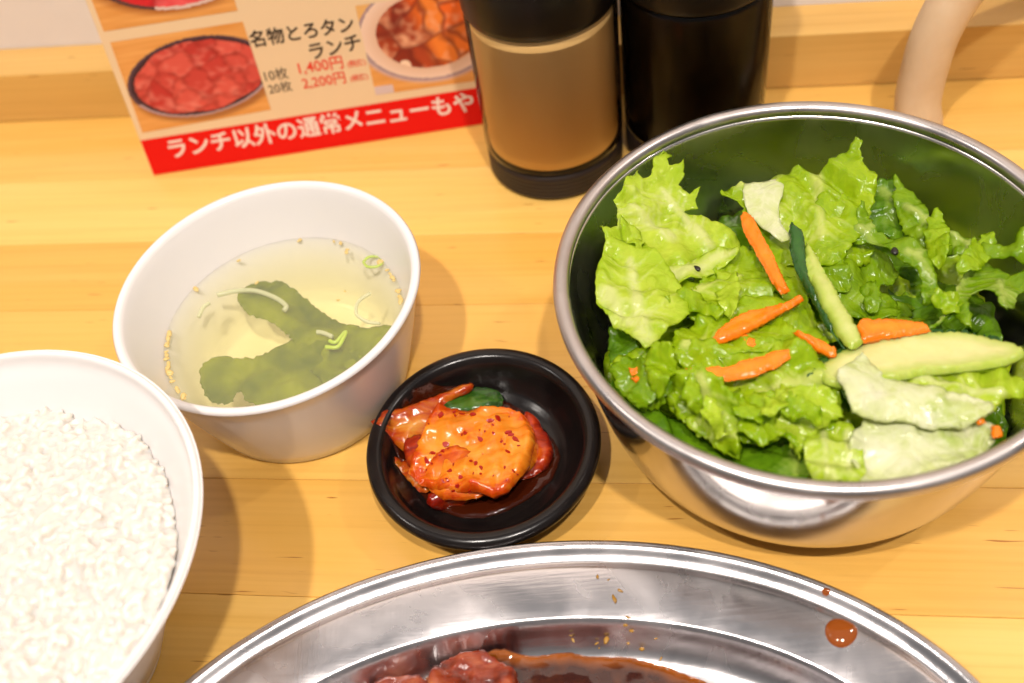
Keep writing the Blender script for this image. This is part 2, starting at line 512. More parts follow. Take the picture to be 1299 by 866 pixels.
# ================================================================ SOUP BOWL
UB = empty('soup_bowl', (-0.0852, 0.2672, 0))
tag(UB, 'flared white bowl filled with clear seaweed soup', 'bowl')
UZ = 0.057
so = [(0.0, 0.0022), (0.034, 0.0022), (0.036, 0.0002), (0.0405, 0.0002), (0.0418, 0.0015)] + [(0.0418 + 0.0142 * (k / 8) ** 0.92, 0.0015 + (UZ - 0.005) * k / 8) for k in range(1, 9)] + [(0.0570, UZ - 0.0024), (0.0576, UZ - 0.0012), (0.0569, UZ - 0.0002), (0.0558, UZ), (0.0545, UZ - 0.0006), (0.0537, UZ - 0.0022)]
si = [(0.0525 - 0.0142 * (k / 8), UZ - 0.006 - (UZ - 0.012) * k / 8) for k in range(0, 8)] + [(0.0370, 0.0066), (0.0345, 0.0056), (0.031, 0.0050), (0.026, 0.0047), (0.0, 0.0046)]
obj('bowl_shell', lathe('bowl_shell', so + si, 128), M['porcelain'], UB)
UC = Vector((-0.0852, 0.2672, 0))
def soup_in(z):
    return 0.0525 - 0.0142 * ((UZ - 0.006 - z) / (UZ - 0.012))
US = 0.0345
m, n, l, b = mat('clear_broth')
for x in list(n):
    if x != n['Material Output']: n.remove(x)
tr = n.new('ShaderNodeBsdfTransparent'); gl = n.new('ShaderNodeBsdfGlossy'); gl.inputs['Roughness'].default_value = 0.04
df = n.new('ShaderNodeBsdfDiffuse'); df.inputs['Color'].default_value = (0.80, 0.77, 0.50, 1)
cl = n.new('ShaderNodeMixShader'); cl.inputs[0].default_value = 0.14
l.new(tr.outputs[0], cl.inputs[1]); l.new(df.outputs[0], cl.inputs[2])
fr = n.new('ShaderNodeFresnel'); fr.inputs['IOR'].default_value = 1.33
mxs = n.new('ShaderNodeMixShader')
ge = n.new('ShaderNodeNewGeometry'); sz_ = n.new('ShaderNodeSeparateXYZ'); l.new(ge.outputs['True Normal'], sz_.inputs[0])
up_ = n.new('ShaderNodeMath'); up_.operation = 'GREATER_THAN'; up_.inputs[1].default_value = .7; l.new(sz_.outputs['Z'], up_.inputs[0])
fb_ = n.new('ShaderNodeMath'); fb_.operation = 'SUBTRACT'; fb_.inputs[0].default_value = 1.0; l.new(ge.outputs['Backfacing'], fb_.inputs[1])
tp_ = n.new('ShaderNodeMath'); tp_.operation = 'MULTIPLY'; l.new(up_.outputs[0], tp_.inputs[0]); l.new(fb_.outputs[0], tp_.inputs[1])
ff_ = n.new('ShaderNodeMath'); ff_.operation = 'MULTIPLY'; l.new(tp_.outputs[0], ff_.inputs[0]); l.new(fr.outputs[0], ff_.inputs[1])
dd_ = n.new('ShaderNodeMath'); dd_.operation = 'MULTIPLY'; dd_.inputs[1].default_value = 0.14; l.new(tp_.outputs[0], dd_.inputs[0]); l.new(dd_.outputs[0], cl.inputs[0])
l.new(ff_.outputs[0], mxs.inputs[0]); l.new(cl.outputs[0], mxs.inputs[1]); l.new(gl.outputs[0], mxs.inputs[2])
l.new(mxs.outputs[0], n['Material Output'].inputs['Surface'])
pv = n.new('ShaderNodeVolumeAbsorption')
pv.inputs['Color'].default_value = (0.94, 0.88, 0.30, 1)
pv.inputs['Density'].default_value = 20
l.new(pv.outputs[0], n['Material Output'].inputs['Volume'])
M['broth'] = m
soup_prof = [(0.0, 0.0050), (0.030, 0.0052)] + [(soup_in(z) - 0.0003, z) for z in np.linspace(0.009, US, 8)] + [(soup_in(US) - 0.0022, US - 0.0004), (0.0, US - 0.0004)]
so_ = obj('soup', lathe('soup', soup_prof, 96), M['broth'])
so_.location = UC
tag(so_, 'pale yellow clear broth inside the flared white bowl', 'soup')

# ================================================================ RICE BOWL
RZ = 0.080
RC = Vector((-0.7045 * (CAMH - RZ), 0.6783 * (CAMH - RZ), 0))
RR = 0.30505 * (CAMH - RZ)
RB = empty('rice_bowl', RC)
tag(RB, 'round white bowl heaped with steamed rice', 'bowl')
ro_ = smooth_prof([(0.0, 0.004), (0.026, 0.004), (0.028, 0.0003), (0.031, 0.0003), (0.032, 0.004), (0.034, 0.0075)], 4) + smooth_prof([(0.0350, 0.0085), (0.0395, 0.018), (0.0480, 0.035), (0.0605, 0.057), (RR - 0.0007, RZ - 0.003), (RR, RZ - 0.0012), (RR - 0.0009, RZ), (RR - 0.0023, RZ - 0.0005), (RR - 0.0034, RZ - 0.004), (0.0668, 0.0720), (0.0632, 0.0665)], 5)
ri_ = smooth_prof([(0.0600, 0.0615), (0.0570, 0.057), (0.0450, 0.037), (0.0355, 0.021), (0.028, 0.0125), (0.0, 0.010)], 5)
obj('bowl_shell', lathe('bowl_shell', ro_ + ri_, 128), M['porcelain'], RB)

# ================================================================ KIMCHI DISH
KZ = 0.020
KC = Vector((-0.0572 * (CAMH - KZ), 0.6930 * (CAMH - KZ), 0))
KR = 0.14265 * (CAMH - KZ) - 0.0002
KB = empty('small_dish', KC)
tag(KB, 'small round black dish with thick rim holding kimchi', 'dish')
ko = [(0.0, 0.0015), (0.0235, 0.0015), (0.0245, 0.0002), (0.0275, 0.0002), (0.0285, 0.002), (0.0330, 0.0052), (0.0385, 0.0098), (KR - 0.0014, 0.0142), (KR - 0.0002, 0.0160), (KR, 0.0178), (KR - 0.0010, 0.0194), (KR - 0.0030, KZ), (KR - 0.0050, 0.0194), (KR - 0.0064, 0.0176)]
ki = [(KR - 0.0075, 0.0150), (KR - 0.0090, 0.0115), (0.0305, 0.0075), (0.0285, 0.0062), (0.0268, 0.0054), (0.0255, 0.0050), (0.0, 0.0048)]
obj('dish_body', lathe('dish_body', smooth_prof(ko[5:] + ki, 3) and (ko[:5] + smooth_prof(ko[5:] + ki[:-1], 4) + [ki[-1]]), 128), M['black'], KB)
KIN = np.array(sorted([(z, r) for r, z in ki[:-1]]))
def dish_floor(p):
    r = math.hypot(p.x - KC.x, p.y - KC.y)
    A = np.array([(0, 0.0048)] + [(r_, z_) for r_, z_ in ki[::-1][1:]] + [(KR - 0.0064, 0.0176), (KR - 0.0030, KZ), (KR, 0.0178)])
    return float(np.interp(r, A[:, 0], A[:, 1]))

# ================================================================ SHEETS (leaves, slices, pieces)
def poly_resample(poly, step, jit=0.0, rng=None):
    out = []
    n = len(poly)
    sd_ = rng.random() * 100 if rng else 0
    acc = 0.0
    for i in range(n):
        a, b_ = poly[i], poly[(i + 1) % n]
        L = (b_ - a).length
        k = max(1, int(round(L / step)))
        nrm = Vector((-(b_ - a).y, (b_ - a).x)).normalized() if L > 1e-9 else Vector((0, 0))
        for j in range(k):
            p_ = a.lerp(b_, j / k)
            if jit and rng:
                s_ = acc + L * j / k
                saw = (s_ / .0034 + noise.noise(Vector((s_ * 120, sd_, 0))) * .8) % 1.0
                p_ = p_ + nrm * ((rng.random() - 0.5) * jit + noise.noise(Vector((s_ * 210, sd_, 7))) * jit * 1.8 - saw * jit * 1.4)
            out.append(p_)
        acc += L
    return out
def smooth_poly(poly, it=1):
    for _ in range(it):
        n = len(poly); q = []
        for i in range(n):
            a, b_ = poly[i], poly[(i + 1) % n]
            q += [a.lerp(b_, 0.25), a.lerp(b_, 0.75)]
        poly = q
    return poly
def inside(pt, B):
    x, y = pt
    xi, yi = B[:, 0], B[:, 1]
    xj, yj = np.roll(xi, 1), np.roll(yi, 1)
    c = ((yi > y) != (yj > y)) & (x < (xj - xi) * (y - yi) / (yj - yi + 1e-15) + xi)
    return bool(c.sum() % 2)
def sheet_points(px, anchors, step, frill, seed, sm=0, grow=1.0):
    """px outline on the plane through three anchors (px, py, z): plane frame, 2-D points, faces, distance to margin"""
    rng = random.Random(seed)
    A = [at(*a) for a in anchors]
    nrm = (A[1] - A[0]).cross(A[2] - A[0]).normalized()
    if nrm.z < 0: nrm = -nrm
    o = A[0]
    ex = Vector((1, 0, 0)); ex = (ex - nrm * ex.dot(nrm)).normalized(); ey = nrm.cross(ex)
    poly = []
    for q in px:
        w_ = on_plane(q[0], q[1], o, nrm) - o
        poly.append(Vector((w_.dot(ex), w_.dot(ey))))
    if grow != 1.0:
        cc = sum(poly, Vector((0, 0))) / len(poly)
        poly = [cc + (q - cc) * grow for q in poly]
    if sm: poly = smooth_poly(poly, sm)
    poly = poly_resample(poly, step, frill, rng)
    B = np.array([(p_.x, p_.y) for p_ in poly])
    lo, hi = B.min(0), B.max(0)
    pts = []
    row = 0
    y = lo[1]
    while y < hi[1]:
        x = lo[0] + (step / 2 if row % 2 else 0)
        while x < hi[0]:
            jx, jy = x + (rng.random() - .5) * step * .3, y + (rng.random() - .5) * step * .3
            if inside((jx, jy), B):
                d = np.hypot(B[:, 0] - jx, B[:, 1] - jy).min()
                if d > step * 0.55: pts.append(Vector((jx, jy)))
            x += step
        y += step * 0.87; row += 1
    nb = len(poly)
    allp = poly + pts
    edges = [(i, (i + 1) % nb) for i in range(nb)]
    v2, e2, f2, ov, oe, of = delaunay_2d_cdt(allp, edges, [], 1, 1e-7)
    V = np.array([(p_.x, p_.y) for p_ in v2])
    DD = np.hypot(V[:, None, 0] - B[None, :, 0], V[:, None, 1] - B[None, :, 1])
    d, k = DD.min(1), DD.argmin(1)
    return o, ex, ey, nrm, V, [tuple(f) for f in f2], d, k, B
def attr(me, name, vals):
    a = me.attributes.new(name, 'FLOAT', 'POINT')
    a.data.foreach_set('value', np.asarray(vals, dtype=np.float32))
def clamp_bowl(p, margin=0.0012):
    q = Vector((p.x - SC.x, p.y - SC.y))
    z = max(p.z, 0.004)
    rmax = bowl_r(min(z, 0.0700)) - margin
    if z > 0.0700: rmax = bowl_r(0.0700) - margin
    if q.length > rmax:
        q = q * (rmax / q.length)
    return Vector((SC.x + q.x, SC.y + q.y, z))

def leaf(name, px, anchors, m, seed, label, cat, group=None, step=0.0011, frill=0.0005, ruf=0.0022, rufw=0.006, crk=0.0016, fold=0.006, ribs=(), ribw=0.003, thick=0.0005, sm=1, wl=0.009, pleat=0.0045, pang=None):
    o, ex, ey, nrm, V, fs, d, k, B = sheet_points(px, anchors, step, frill, seed, sm, 1.06)
    rng = random.Random(seed + 999)
    off = Vector((rng.random() * 50, rng.random() * 50, rng.random() * 50))
    pa = rng.random() * math.pi if pang is None else R(pang); pdx, pdy = math.cos(pa), math.sin(pa)
    rl = []
    for (x0, y0, x1, y1) in ribs:
        a = on_plane(x0, y0, o, nrm) - o; b_ = on_plane(x1, y1, o, nrm) - o
        rl.append((np.array((a.dot(ex), a.dot(ey))), np.array((b_.dot(ex), b_.dot(ey)))))
    tw = []
    for a, b_ in rl:
        dv = b_ - a; L_ = np.hypot(*dv)
        if L_ < 1e-6: continue
        dv = dv / L_; nv = np.array((-dv[1], dv[0]))
        for q in range(1, 6):
            for sg in (-1, 1):
                st = a + dv * L_ * (q + .4 * rng.random()) / 6
                tw.append((st, st + (dv * .75 + nv * sg * .8) * (.010 + .010 * rng.random())))
    vs, rib = [], []
    peri = np.concatenate([[0], np.cumsum(np.hypot(*(np.roll(B, -1, 0) - B).T))])
    for i in range(len(V)):
        x, y = V[i]
        p_ = Vector((x, y, 0))
        h = noise.noise(p_ * 45 + off) * fold
        h += noise.noise(p_ * 130 + off * 2) * crk
        h += abs(noise.noise(p_ * 260 + off * 3)) * crk * 0.5
        s = peri[k[i]]
        amp = 0.35 + 1.3 * abs(noise.noise(Vector((s * 90, seed, 4.0))))
        h += math.exp(-d[i] / rufw) * ruf * amp * (noise.noise(Vector((s / wl * 1.6, seed * 3.1, d[i] * 60))) * 1.7 + 0.5 * noise.noise(Vector((s / wl * 4.1, seed, 9))))
        tt = p_.x * pdx + p_.y * pdy + noise.noise(p_ * 70 + off) * .006
        h += pleat * (abs(((tt / .0105) % 1.0) - .5) * 2 - .5) * (0.4 + noise.noise(p_ * 50 + off * 1.7))
        rv = 0.0
        for a, b_ in rl:
            t = np.dot(V[i] - a, b_ - a) / (np.dot(b_ - a, b_ - a) + 1e-12)
            t = min(1, max(0, t))
            dd = np.hypot(*(V[i] - (a + (b_ - a) * t)))
            rv = max(rv, math.exp(-(dd / (ribw * .6 * (1.15 - 0.6 * t))) ** 2))
        for a, b_ in tw:
            t = np.dot(V[i] - a, b_ - a) / (np.dot(b_ - a, b_ - a) + 1e-12)
            t = min(1, max(0, t))
            dd = np.hypot(*(V[i] - (a + (b_ - a) * t)))
            rv = max(rv, .75 * (1 - .6 * t) * math.exp(-(dd / .0009) ** 2))
        h += rv * 0.0010
        w_ = o + ex * float(x) + ey * float(y) + nrm * h
        vs.append(clamp_bowl(w_)); rib.append(rv)
    c = sum(vs, Vector()) / len(vs)
    me = mesh(name, [v - c for v in vs], fs)
    attr(me, 'edge', np.clip(d / 0.011, 0, 1))
    attr(me, 'rib', rib)
    ob = obj(name, me, m)
    ob.location = c
    so = ob.modifiers.new('thick', 'SOLIDIFY'); so.thickness = thick; so.offset = 0
    tag(ob, label, cat, group)
    return ob

def piece(name, px, anchors, m, seed, label=None, cat=None, group=None, thick=0.004, rnd_w=0.0022, step=0.0012, lump=0.0006, fold=0.0015, frill=0.0002, sm=1, floor=None, clampfn=None, sag=0.0, parent=None, grow=1.06, edge_w=.006):
    """closed slab with a rounded upper margin; top on the plane through anchors"""
    o, ex, ey, nrm, V, fs, d, k, B = sheet_points(px, anchors, step, frill, seed, sm, grow)
    rng = random.Random(seed + 77)
    off = Vector((rng.random() * 50, rng.random() * 50, rng.random() * 50))
    n = len(V)
    top, bot = [], []
    for i in range(n):
        x, y = V[i]
        p_ = Vector((x, y, 0))
        e_ = min(1.0, d[i] / rnd_w)
        prof = math.sqrt(max(0, 1 - (1 - e_) ** 2))
        h = noise.noise(p_ * 60 + off) * fold + noise.noise(p_ * 200 + off) * lump * (0.4 + e_) + noise.noise(p_ * 520 + off) * lump * 0.35
        base = o + ex * float(x) + ey * float(y)
        t_ = base + nrm * (h - thick * 0.5 * (1 - prof))
        b_ = base + nrm * (h * 0.8 - thick * (0.5 + 0.5 * prof))
        if clampfn: t_, b_ = clampfn(t_), clampfn(b_)
        if floor:
            fz = floor(b_)
            if b_.z < fz + 0.0003: b_.z = fz + 0.0003
            fz = floor(t_)
            if t_.z < fz + 0.0006: t_.z = fz + 0.0006
        top.append(t_); bot.append(b_)
    c = sum(top, Vector()) / n
    vs = [v - c for v in top] + [v - c for v in bot]
    # margin edges
    cnt = {}
    for f in fs:
        for a, b2 in zip(f, f[1:] + f[:1]):
            cnt[(a, b2)] = 1
    side = [(a, b2, b2 + n, a + n) for (a, b2) in cnt if (b2, a) not in cnt]
    faces = list(fs) + [tuple(i + n for i in reversed(f)) for f in fs] + [(s[1], s[0], s[3], s[2]) for s in side]
    me = mesh(name, vs, faces)
    fix_normals(me)
    attr(me, 'edge', list(np.clip(d / edge_w, 0, 1)) + [0.0] * n)
    ob = obj(name, me, m)
    if parent:
        ob.parent = parent; ob.location = c - parent.location
    else:
        ob.location = c
        tag(ob, label, cat, group)
    return ob

def surf_z(px, py):
    """nearest built surface on the pixel's ray"""
    dg = bpy.context.evaluated_depsgraph_get()
    hit, loc, nor, idx, ob, mt = S.ray_cast(dg, CAM, ray(px, py).normalized())
    return loc.z if hit else 0.0
# ---------------------------------------------------------------- salad: the leaves under the visible ones
LG = 'torn lettuce in the steel bowl'
fill_rng = random.Random(5)
for i in range(34):
    a = fill_rng.random() * 6.283
    rr_ = math.sqrt(fill_rng.random()) * 0.052
    cx, cy = SC.x + rr_ * math.cos(a), SC.y + rr_ * math.sin(a) + 0.002
    z = 0.026 + fill_rng.random() * 0.024 * (1 - rr_ / 0.075)
    c3 = Vector((cx, cy, z))
    def tpx(p_):
        q = RM.transposed() @ (p_ - CAM)
        return (W / 2 + F * q.x / -q.z, H / 2 - F * q.y / -q.z)
    k0 = fill_rng.random() * 6
    sz = 0.015 + fill_rng.random() * 0.010
    pts = []
    for j in range(11):
        t = 2 * math.pi * j / 11
        r2 = sz * (0.75 + 0.5 * fill_rng.random())
        pts.append(tpx(Vector((cx + r2 * math.cos(t) * 1.2, cy + r2 * math.sin(t), z))))
    sxl, syl = (fill_rng.random() - .5) * 1.0, (fill_rng.random() - .5) * 1.0
    def anc(dx, dy):
        p_ = Vector((cx + dx, cy + dy, z + dx * sxl + dy * syl)); q = tpx(p_); return (q[0], q[1], p_.z)
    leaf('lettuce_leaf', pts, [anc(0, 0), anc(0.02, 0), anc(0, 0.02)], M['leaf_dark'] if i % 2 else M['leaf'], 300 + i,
         ('dark' if i % 2 else 'bright') + ' green lettuce scrap buried under the top leaves of the salad', 'lettuce', ('dark' if i % 2 else 'bright') + ' buried lettuce scraps', step=0.0022, ruf=0.003, fold=0.006)

# ---------------------------------------------------------------- salad: the leaves that show
LV = [
 # name of material, outline, anchors, label, ribs, extra
 ('leaf_mid', [(1000,296),(1060,296),(1104,316),(1142,342),(1136,358),(1104,362),(1130,375),(1146,398),(1104,408),(1050,395),(1018,350)], [(1000,300,.044),(1140,345,.040),(1050,395,.046)], 'glossy dark green lettuce leaf beside the skin-edged cucumber wedge', [], dict(ruf=.002)),
 ('leaf_dark', [(1109,229),(1137,228),(1152,242),(1150,300),(1158,318),(1112,300),(1096,268)], [(1109,229,.046),(1152,242,.044),(1112,300,.040)], 'small deep green lettuce leaf tucked between two upright frills', [(1120,240,1140,262)], dict(frill=.0003)),
 ('leaf', [(918,247),(930,238),(948,241),(944,232),(975,230),(993,222),(1015,214),(1024,222),(1036,221),(1055,210),(1075,197),(1084,183),(1090,188),(1088,205),(1095,222),(1110,227),(1106,252),(1098,270),(1084,300),(1060,330),(1020,322),(985,330),(965,318),(948,290),(945,262),(925,258)], [(944,232,.050),(1087,190,.056),(1000,320,.049)], 'broad lettuce leaf with cream rib and pointed tip against the far wall of the bowl', [(962,232,980,292),(940,240,985,238),(1037,222,1042,300)], dict(ruf=.003, fold=.007, ribw=.004, crk=.0016, pang=15, pleat=.007)),
 ('leaf_white', [(942,233),(958,231),(975,229),(993,224),(994,245),(986,262),(991,285),(1006,302),(985,304),(962,280),(948,264)], [(942,233,.0545),(993,224,.0550),(985,304,.0540)], 'cream rib patch of lettuce between the thick carrot strip and the far wall', [], dict(ruf=.001, frill=.0001, fold=.004, pleat=.001, crk=.0006)),
 ('leaf_mid', [(1137,222),(1146,230),(1163,246),(1180,262),(1182,278),(1210,294),(1240,308),(1282,316),(1290,296),(1299,292),(1312,300),(1312,336),(1290,334),(1270,330),(1240,332),(1222,330),(1200,324),(1158,312),(1140,275)], [(1140,224,.050),(1300,300,.058),(1200,324,.047)], 'long curled lettuce frill reaching along the bowl wall towards its rim', [(1150,262,1240,318)], dict(ruf=.0025, ribw=.0025)),
 ('leaf_mid', [(1080,292),(1090,272),(1098,262),(1112,292),(1130,302),(1152,306),(1172,322),(1186,350),(1192,366),(1180,378),(1170,384),(1163,370),(1166,350),(1150,342),(1130,326),(1106,306),(1088,306)], [(1085,290,.052),(1150,310,.053),(1172,380,.052)], 'narrow lettuce strip with pale blisters and a black sesame seed on it', [(1090,290,1102,292),(1152,328,1165,330)], dict(ruf=.001, ribw=.003, crk=.0008)),
 ('leaf_mid', [(1172,416),(1200,396),(1216,366),(1224,345),(1228,326),(1250,328),(1270,338),(1290,352),(1302,332),(1308,350),(1304,362),(1286,376),(1284,392),(1271,396),(1262,380),(1252,369),(1238,372),(1229,386),(1237,418),(1218,408),(1208,394),(1192,412)], [(1172,416,.053),(1228,326,.051),(1300,350,.056)], 'forked lettuce frill with hooked ends over the dark right side of the bowl', [(1190,405,1232,340),(1268,350,1275,392)], dict(ruf=.001, crk=.0008, ribw=.002)),
 ('leaf', [(855,362),(900,335),(938,318),(955,322),(975,345),(985,372),(965,395),(945,408),(900,422),(868,405)], [(855,362,.050),(955,322,.050),(900,420,.052)], 'crinkled lettuce leaf in the hollow under the pale folded leaf', [(870,380,940,352)], dict(ruf=.003, wl=.007)),
 ('leaf', [(930,400),(965,372),(1000,350),(1022,372),(1040,415),(1052,440),(1030,455),(980,450),(940,440)], [(930,420,.053),(1020,372,.050),(1030,455,.056)], 'wet bright lettuce leaf between the carrot strips', [], dict(ruf=.002, crk=.002)),
 ('leaf_pale', [(828,184),(838,192),(852,202),(845,207),(847,214),(858,213),(865,208),(866,228),(860,236),(872,246),(886,239),(880,255),(883,263),(866,266),(890,272),(914,283),(934,302),(932,326),(900,332),(861,338),(833,344),(796,340),(774,312),(766,282),(778,287),(786,284),(785,264),(781,257),(789,246),(792,236),(799,221),(806,220),(809,214),(816,230),(825,226),(829,206)], [(828,184,.062),(934,302,.050),(790,330,.056)], 'spiky frilled lettuce leaf standing up against the rim', [(900,310,840,240),(850,300,800,262)], dict(ruf=.0018, frill=.0003, sm=0, fold=.004, ribw=.004)),
 ('leaf_pale', [(842,340),(865,327),(900,318),(932,311),(936,322),(916,338),(885,350),(856,360)], [(842,340,.0545),(932,312,.0535),(860,358,.0545)], 'cream lettuce rib with one brown sesame seed beside the folded leaf', [(850,348,930,318)], dict(ruf=.0004, ribw=.006, frill=.0001)),
 ('leaf_pale', [(771,309),(792,296),(809,299),(824,318),(838,332),(850,344),(862,367),(870,382),(878,391),(868,404),(846,424),(820,450),(808,440),(797,428),(771,404),(759,379),(757,355),(765,332)], [(771,309,.058),(878,391,.056),(797,428,.059)], 'large pale folded lettuce leaf at the left side of the salad', [(815,440,800,330),(770,370,800,420)], dict(ruf=.001, frill=.0002, fold=.005, ribw=.005, crk=.0022)),
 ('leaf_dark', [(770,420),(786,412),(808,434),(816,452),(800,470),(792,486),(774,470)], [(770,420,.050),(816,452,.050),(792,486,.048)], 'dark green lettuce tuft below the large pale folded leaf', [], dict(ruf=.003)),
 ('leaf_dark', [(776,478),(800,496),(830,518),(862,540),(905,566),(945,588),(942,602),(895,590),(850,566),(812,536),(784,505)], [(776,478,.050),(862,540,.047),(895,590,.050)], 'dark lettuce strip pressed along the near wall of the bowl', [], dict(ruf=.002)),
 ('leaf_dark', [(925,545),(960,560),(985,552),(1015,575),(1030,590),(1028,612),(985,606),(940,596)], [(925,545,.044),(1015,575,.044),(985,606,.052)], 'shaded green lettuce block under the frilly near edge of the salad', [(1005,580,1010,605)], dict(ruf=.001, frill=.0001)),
 ('leaf', [(777,470),(784,458),(806,444),(830,450),(870,440),(905,452),(930,480),(945,520),(936,552),(936,580),(925,576),(911,571),(898,562),(881,553),(872,540),(861,533),(852,520),(845,511),(830,518),(814,520),(803,512),(793,505),(790,490)], [(777,470,.052),(905,452,.057),(911,571,.052)], 'frilly lettuce leaf spreading to the near left rim of the bowl', [(880,460,900,540)], dict(ruf=.0028, rufw=.010, wl=.008, fold=.004, crk=.0026)),
 ('leaf', [(850,448),(890,436),(960,428),(1010,436),(1044,462),(1062,500),(1066,530),(1048,545),(1032,556),(1021,563),(1012,577),(1002,560),(993,551),(980,560),(966,568),(950,558),(933,554),(915,520),(890,488)], [(850,448,.0575),(1044,462,.060),(966,568,.0535)], 'large frilly lettuce leaf under the long carrot strip, its edge ragged', [(1040,480,960,500)], dict(ruf=.0028, rufw=.010, wl=.008, fold=.004, crk=.0028, ribw=.004)),
 ('leaf', [(838,500),(852,476),(886,468),(920,484),(936,520),(937,552),(936,582),(922,574),(911,571),(898,560),(881,553),(872,538),(860,532),(850,518)], [(838,500,.058),(920,484,.062),(922,574,.053)], 'pointed lettuce tongue hanging over the dark strip by the near wall', [(890,480,915,555)], dict(ruf=.003, pleat=.006, pang=20, sm=0, frill=.0007)),
 ('leaf', [(926,545),(936,516),(960,494),(990,496),(1004,520),(998,545),(993,552),(982,556),(966,569),(950,556)], [(936,516,.060),(990,496,.062),(966,569,.055)], 'small curled lettuce tip over the shaded green block', [], dict(ruf=.003, pleat=.006, pang=10, sm=0, frill=.0007)),
 ('leaf_pale', [(984,536),(1000,500),(1034,488),(1060,500),(1068,528),(1046,540),(1034,552),(1021,563),(1012,578),(1003,562)], [(1000,500,.061),(1060,500,.0635),(1012,578,.056)], 'yellow green ruffled lettuce corner next to the pale ribbed stalk', [], dict(ruf=.003, pleat=.005, pang=40, sm=0, frill=.0007)),
 ('leaf_mid', [(776,472),(792,452),(816,456),(846,470),(858,492),(846,512),(830,518),(814,521),(802,512),(792,505)], [(776,472,.055),(846,470,.060),(814,521,.054)], 'deep green ruffled lettuce scrap with carrot crumbs on it', [], dict(ruf=.004, pleat=.006, sm=0, frill=.0007)),
 ('leaf', [(880,400),(905,388),(950,392),(990,402),(1010,426),(985,440),(930,446),(890,446),(862,450),(846,436)], [(880,400,.056),(1010,426,.060),(862,450,.060)], 'crumpled lettuce leaf lying between the two long carrot strips', [(870,440,960,410)], dict(ruf=.003, pleat=.006)),
 ('leaf_pale', [(1020,560),(1036,545),(1062,540),(1084,546),(1094,580),(1096,614),(1060,616),(1024,612)], [(1020,560,.055),(1084,546,.055),(1060,616,.0575)], 'pale ribbed lettuce stalk beside the torn white lettuce heart', [(1045,550,1048,612),(1075,550,1078,612)], dict(ruf=.0004, frill=.0001, ribw=.002)),
 ('leaf_pale', [(1120,482),(1150,472),(1190,466),(1262,461),(1280,472),(1292,484),(1302,500),(1278,504),(1256,516),(1236,512),(1180,496)], [(1120,482,.058),(1300,495,.060),(1256,516,.060)], 'light green lettuce leaf under the long cucumber slice', [(1270,500,1150,480)], dict(ruf=.0012, ribw=.002, wl=.012)),
 ('leaf_white', [(1090,536),(1140,532),(1200,536),(1240,534),(1262,528),(1266,540),(1256,556),(1252,574),(1222,590),(1160,612),(1098,614),(1086,584),(1082,562)], [(1090,536,.0575),(1262,530,.0585),(1120,612,.0600)], 'torn white lettuce heart with green ragged side along the near rim', [(1250,545,1230,585),(1200,550,1215,560)], dict(ruf=.003, frill=.0004, fold=.007, ribw=.0035, pleat=.0025, crk=.0008)),
 ('leaf_white', [(1094,452),(1104,460),(1120,478),(1146,486),(1173,491),(1217,503),(1240,510),(1254,517),(1248,530),(1228,538),(1206,545),(1176,540),(1151,534),(1118,534),(1084,533),(1078,518),(1072,504),(1064,481),(1076,470)], [(1064,481,.062),(1240,511,.061),(1120,534,.0615)], 'glossy white lettuce rib lying across the end of the long cucumber slice', [(1178,520,1215,540),(1190,512,1200,520)], dict(ruf=.0022, frill=.0002, fold=.007, ribw=.0022, thick=.0012, pleat=.0015, crk=.0006)),
]
for i, (mk, px, anc_, lab, ribs, ex_) in enumerate(LV):
    anc_ = [(a[0], a[1], a[2] + DZ) for a in anc_]
    leaf('lettuce_leaf', px, anc_, M[mk], 40 + i, lab, 'lettuce', LG, ribs=ribs, **ex_)

# small curled frills between the big leaves
bpy.context.view_layer.update()
fz = random.Random(31)
for i, (x, y, hgt, mk) in enumerate([(800,300,.002,'leaf_pale'),(905,355,.002,'leaf'),(880,385,.003,'leaf'),(925,372,.002,'leaf_pale'),(840,470,.003,'leaf'),(820,495,.003,'leaf_mid'),(880,500,.003,'leaf'),(905,530,.003,'leaf_pale'),(950,520,.003,'leaf'),(985,505,.003,'leaf_pale'),(1020,520,.003,'leaf'),(1060,345,.002,'leaf_mid'),(1105,375,.002,'leaf_mid'),(1080,325,.002,'leaf'),(1190,300,.003,'leaf'),(1240,322,.003,'leaf'),(1145,395,.001,'leaf_mid'),(1050,265,.002,'leaf'),(1205,385,.002,'leaf')]):
    z = surf_z(x, y) + hgt
    c0 = at(x, y, z)
    sz = fz.uniform(16, 27); pa_ = fz.random() * 6.28
    pts = []
    for j in range(9):
        t = 2 * math.pi * j / 9
        r2 = sz * fz.uniform(.65, 1.25)
        dx, dy = r2 * math.cos(t) * 1.5, r2 * math.sin(t) * .8
        pts.append((x + dx * math.cos(pa_) - dy * math.sin(pa_), y + dx * math.sin(pa_) + dy * math.cos(pa_)))
    sl, sl2 = fz.uniform(-.35, .35), fz.uniform(-.35, .35)
    leaf('lettuce_scrap', pts, [(x, y, z), (x + 20, y, z + .005 * sl), (x, y + 20, z + .005 * sl2)], M[mk], 1200 + i,
         {'leaf': 'small curled bright green lettuce frill among the larger leaves of the salad', 'leaf_pale': 'small curled yellow green lettuce frill among the larger leaves of the salad', 'leaf_mid': 'small curled deep green lettuce frill among the larger leaves of the salad'}[mk], 'lettuce', {'leaf': 'bright', 'leaf_pale': 'yellow', 'leaf_mid': 'deep'}[mk] + ' green lettuce frills on the salad', ruf=.0035, rufw=.004, wl=.006, fold=.004, pleat=.005, frill=.0006)
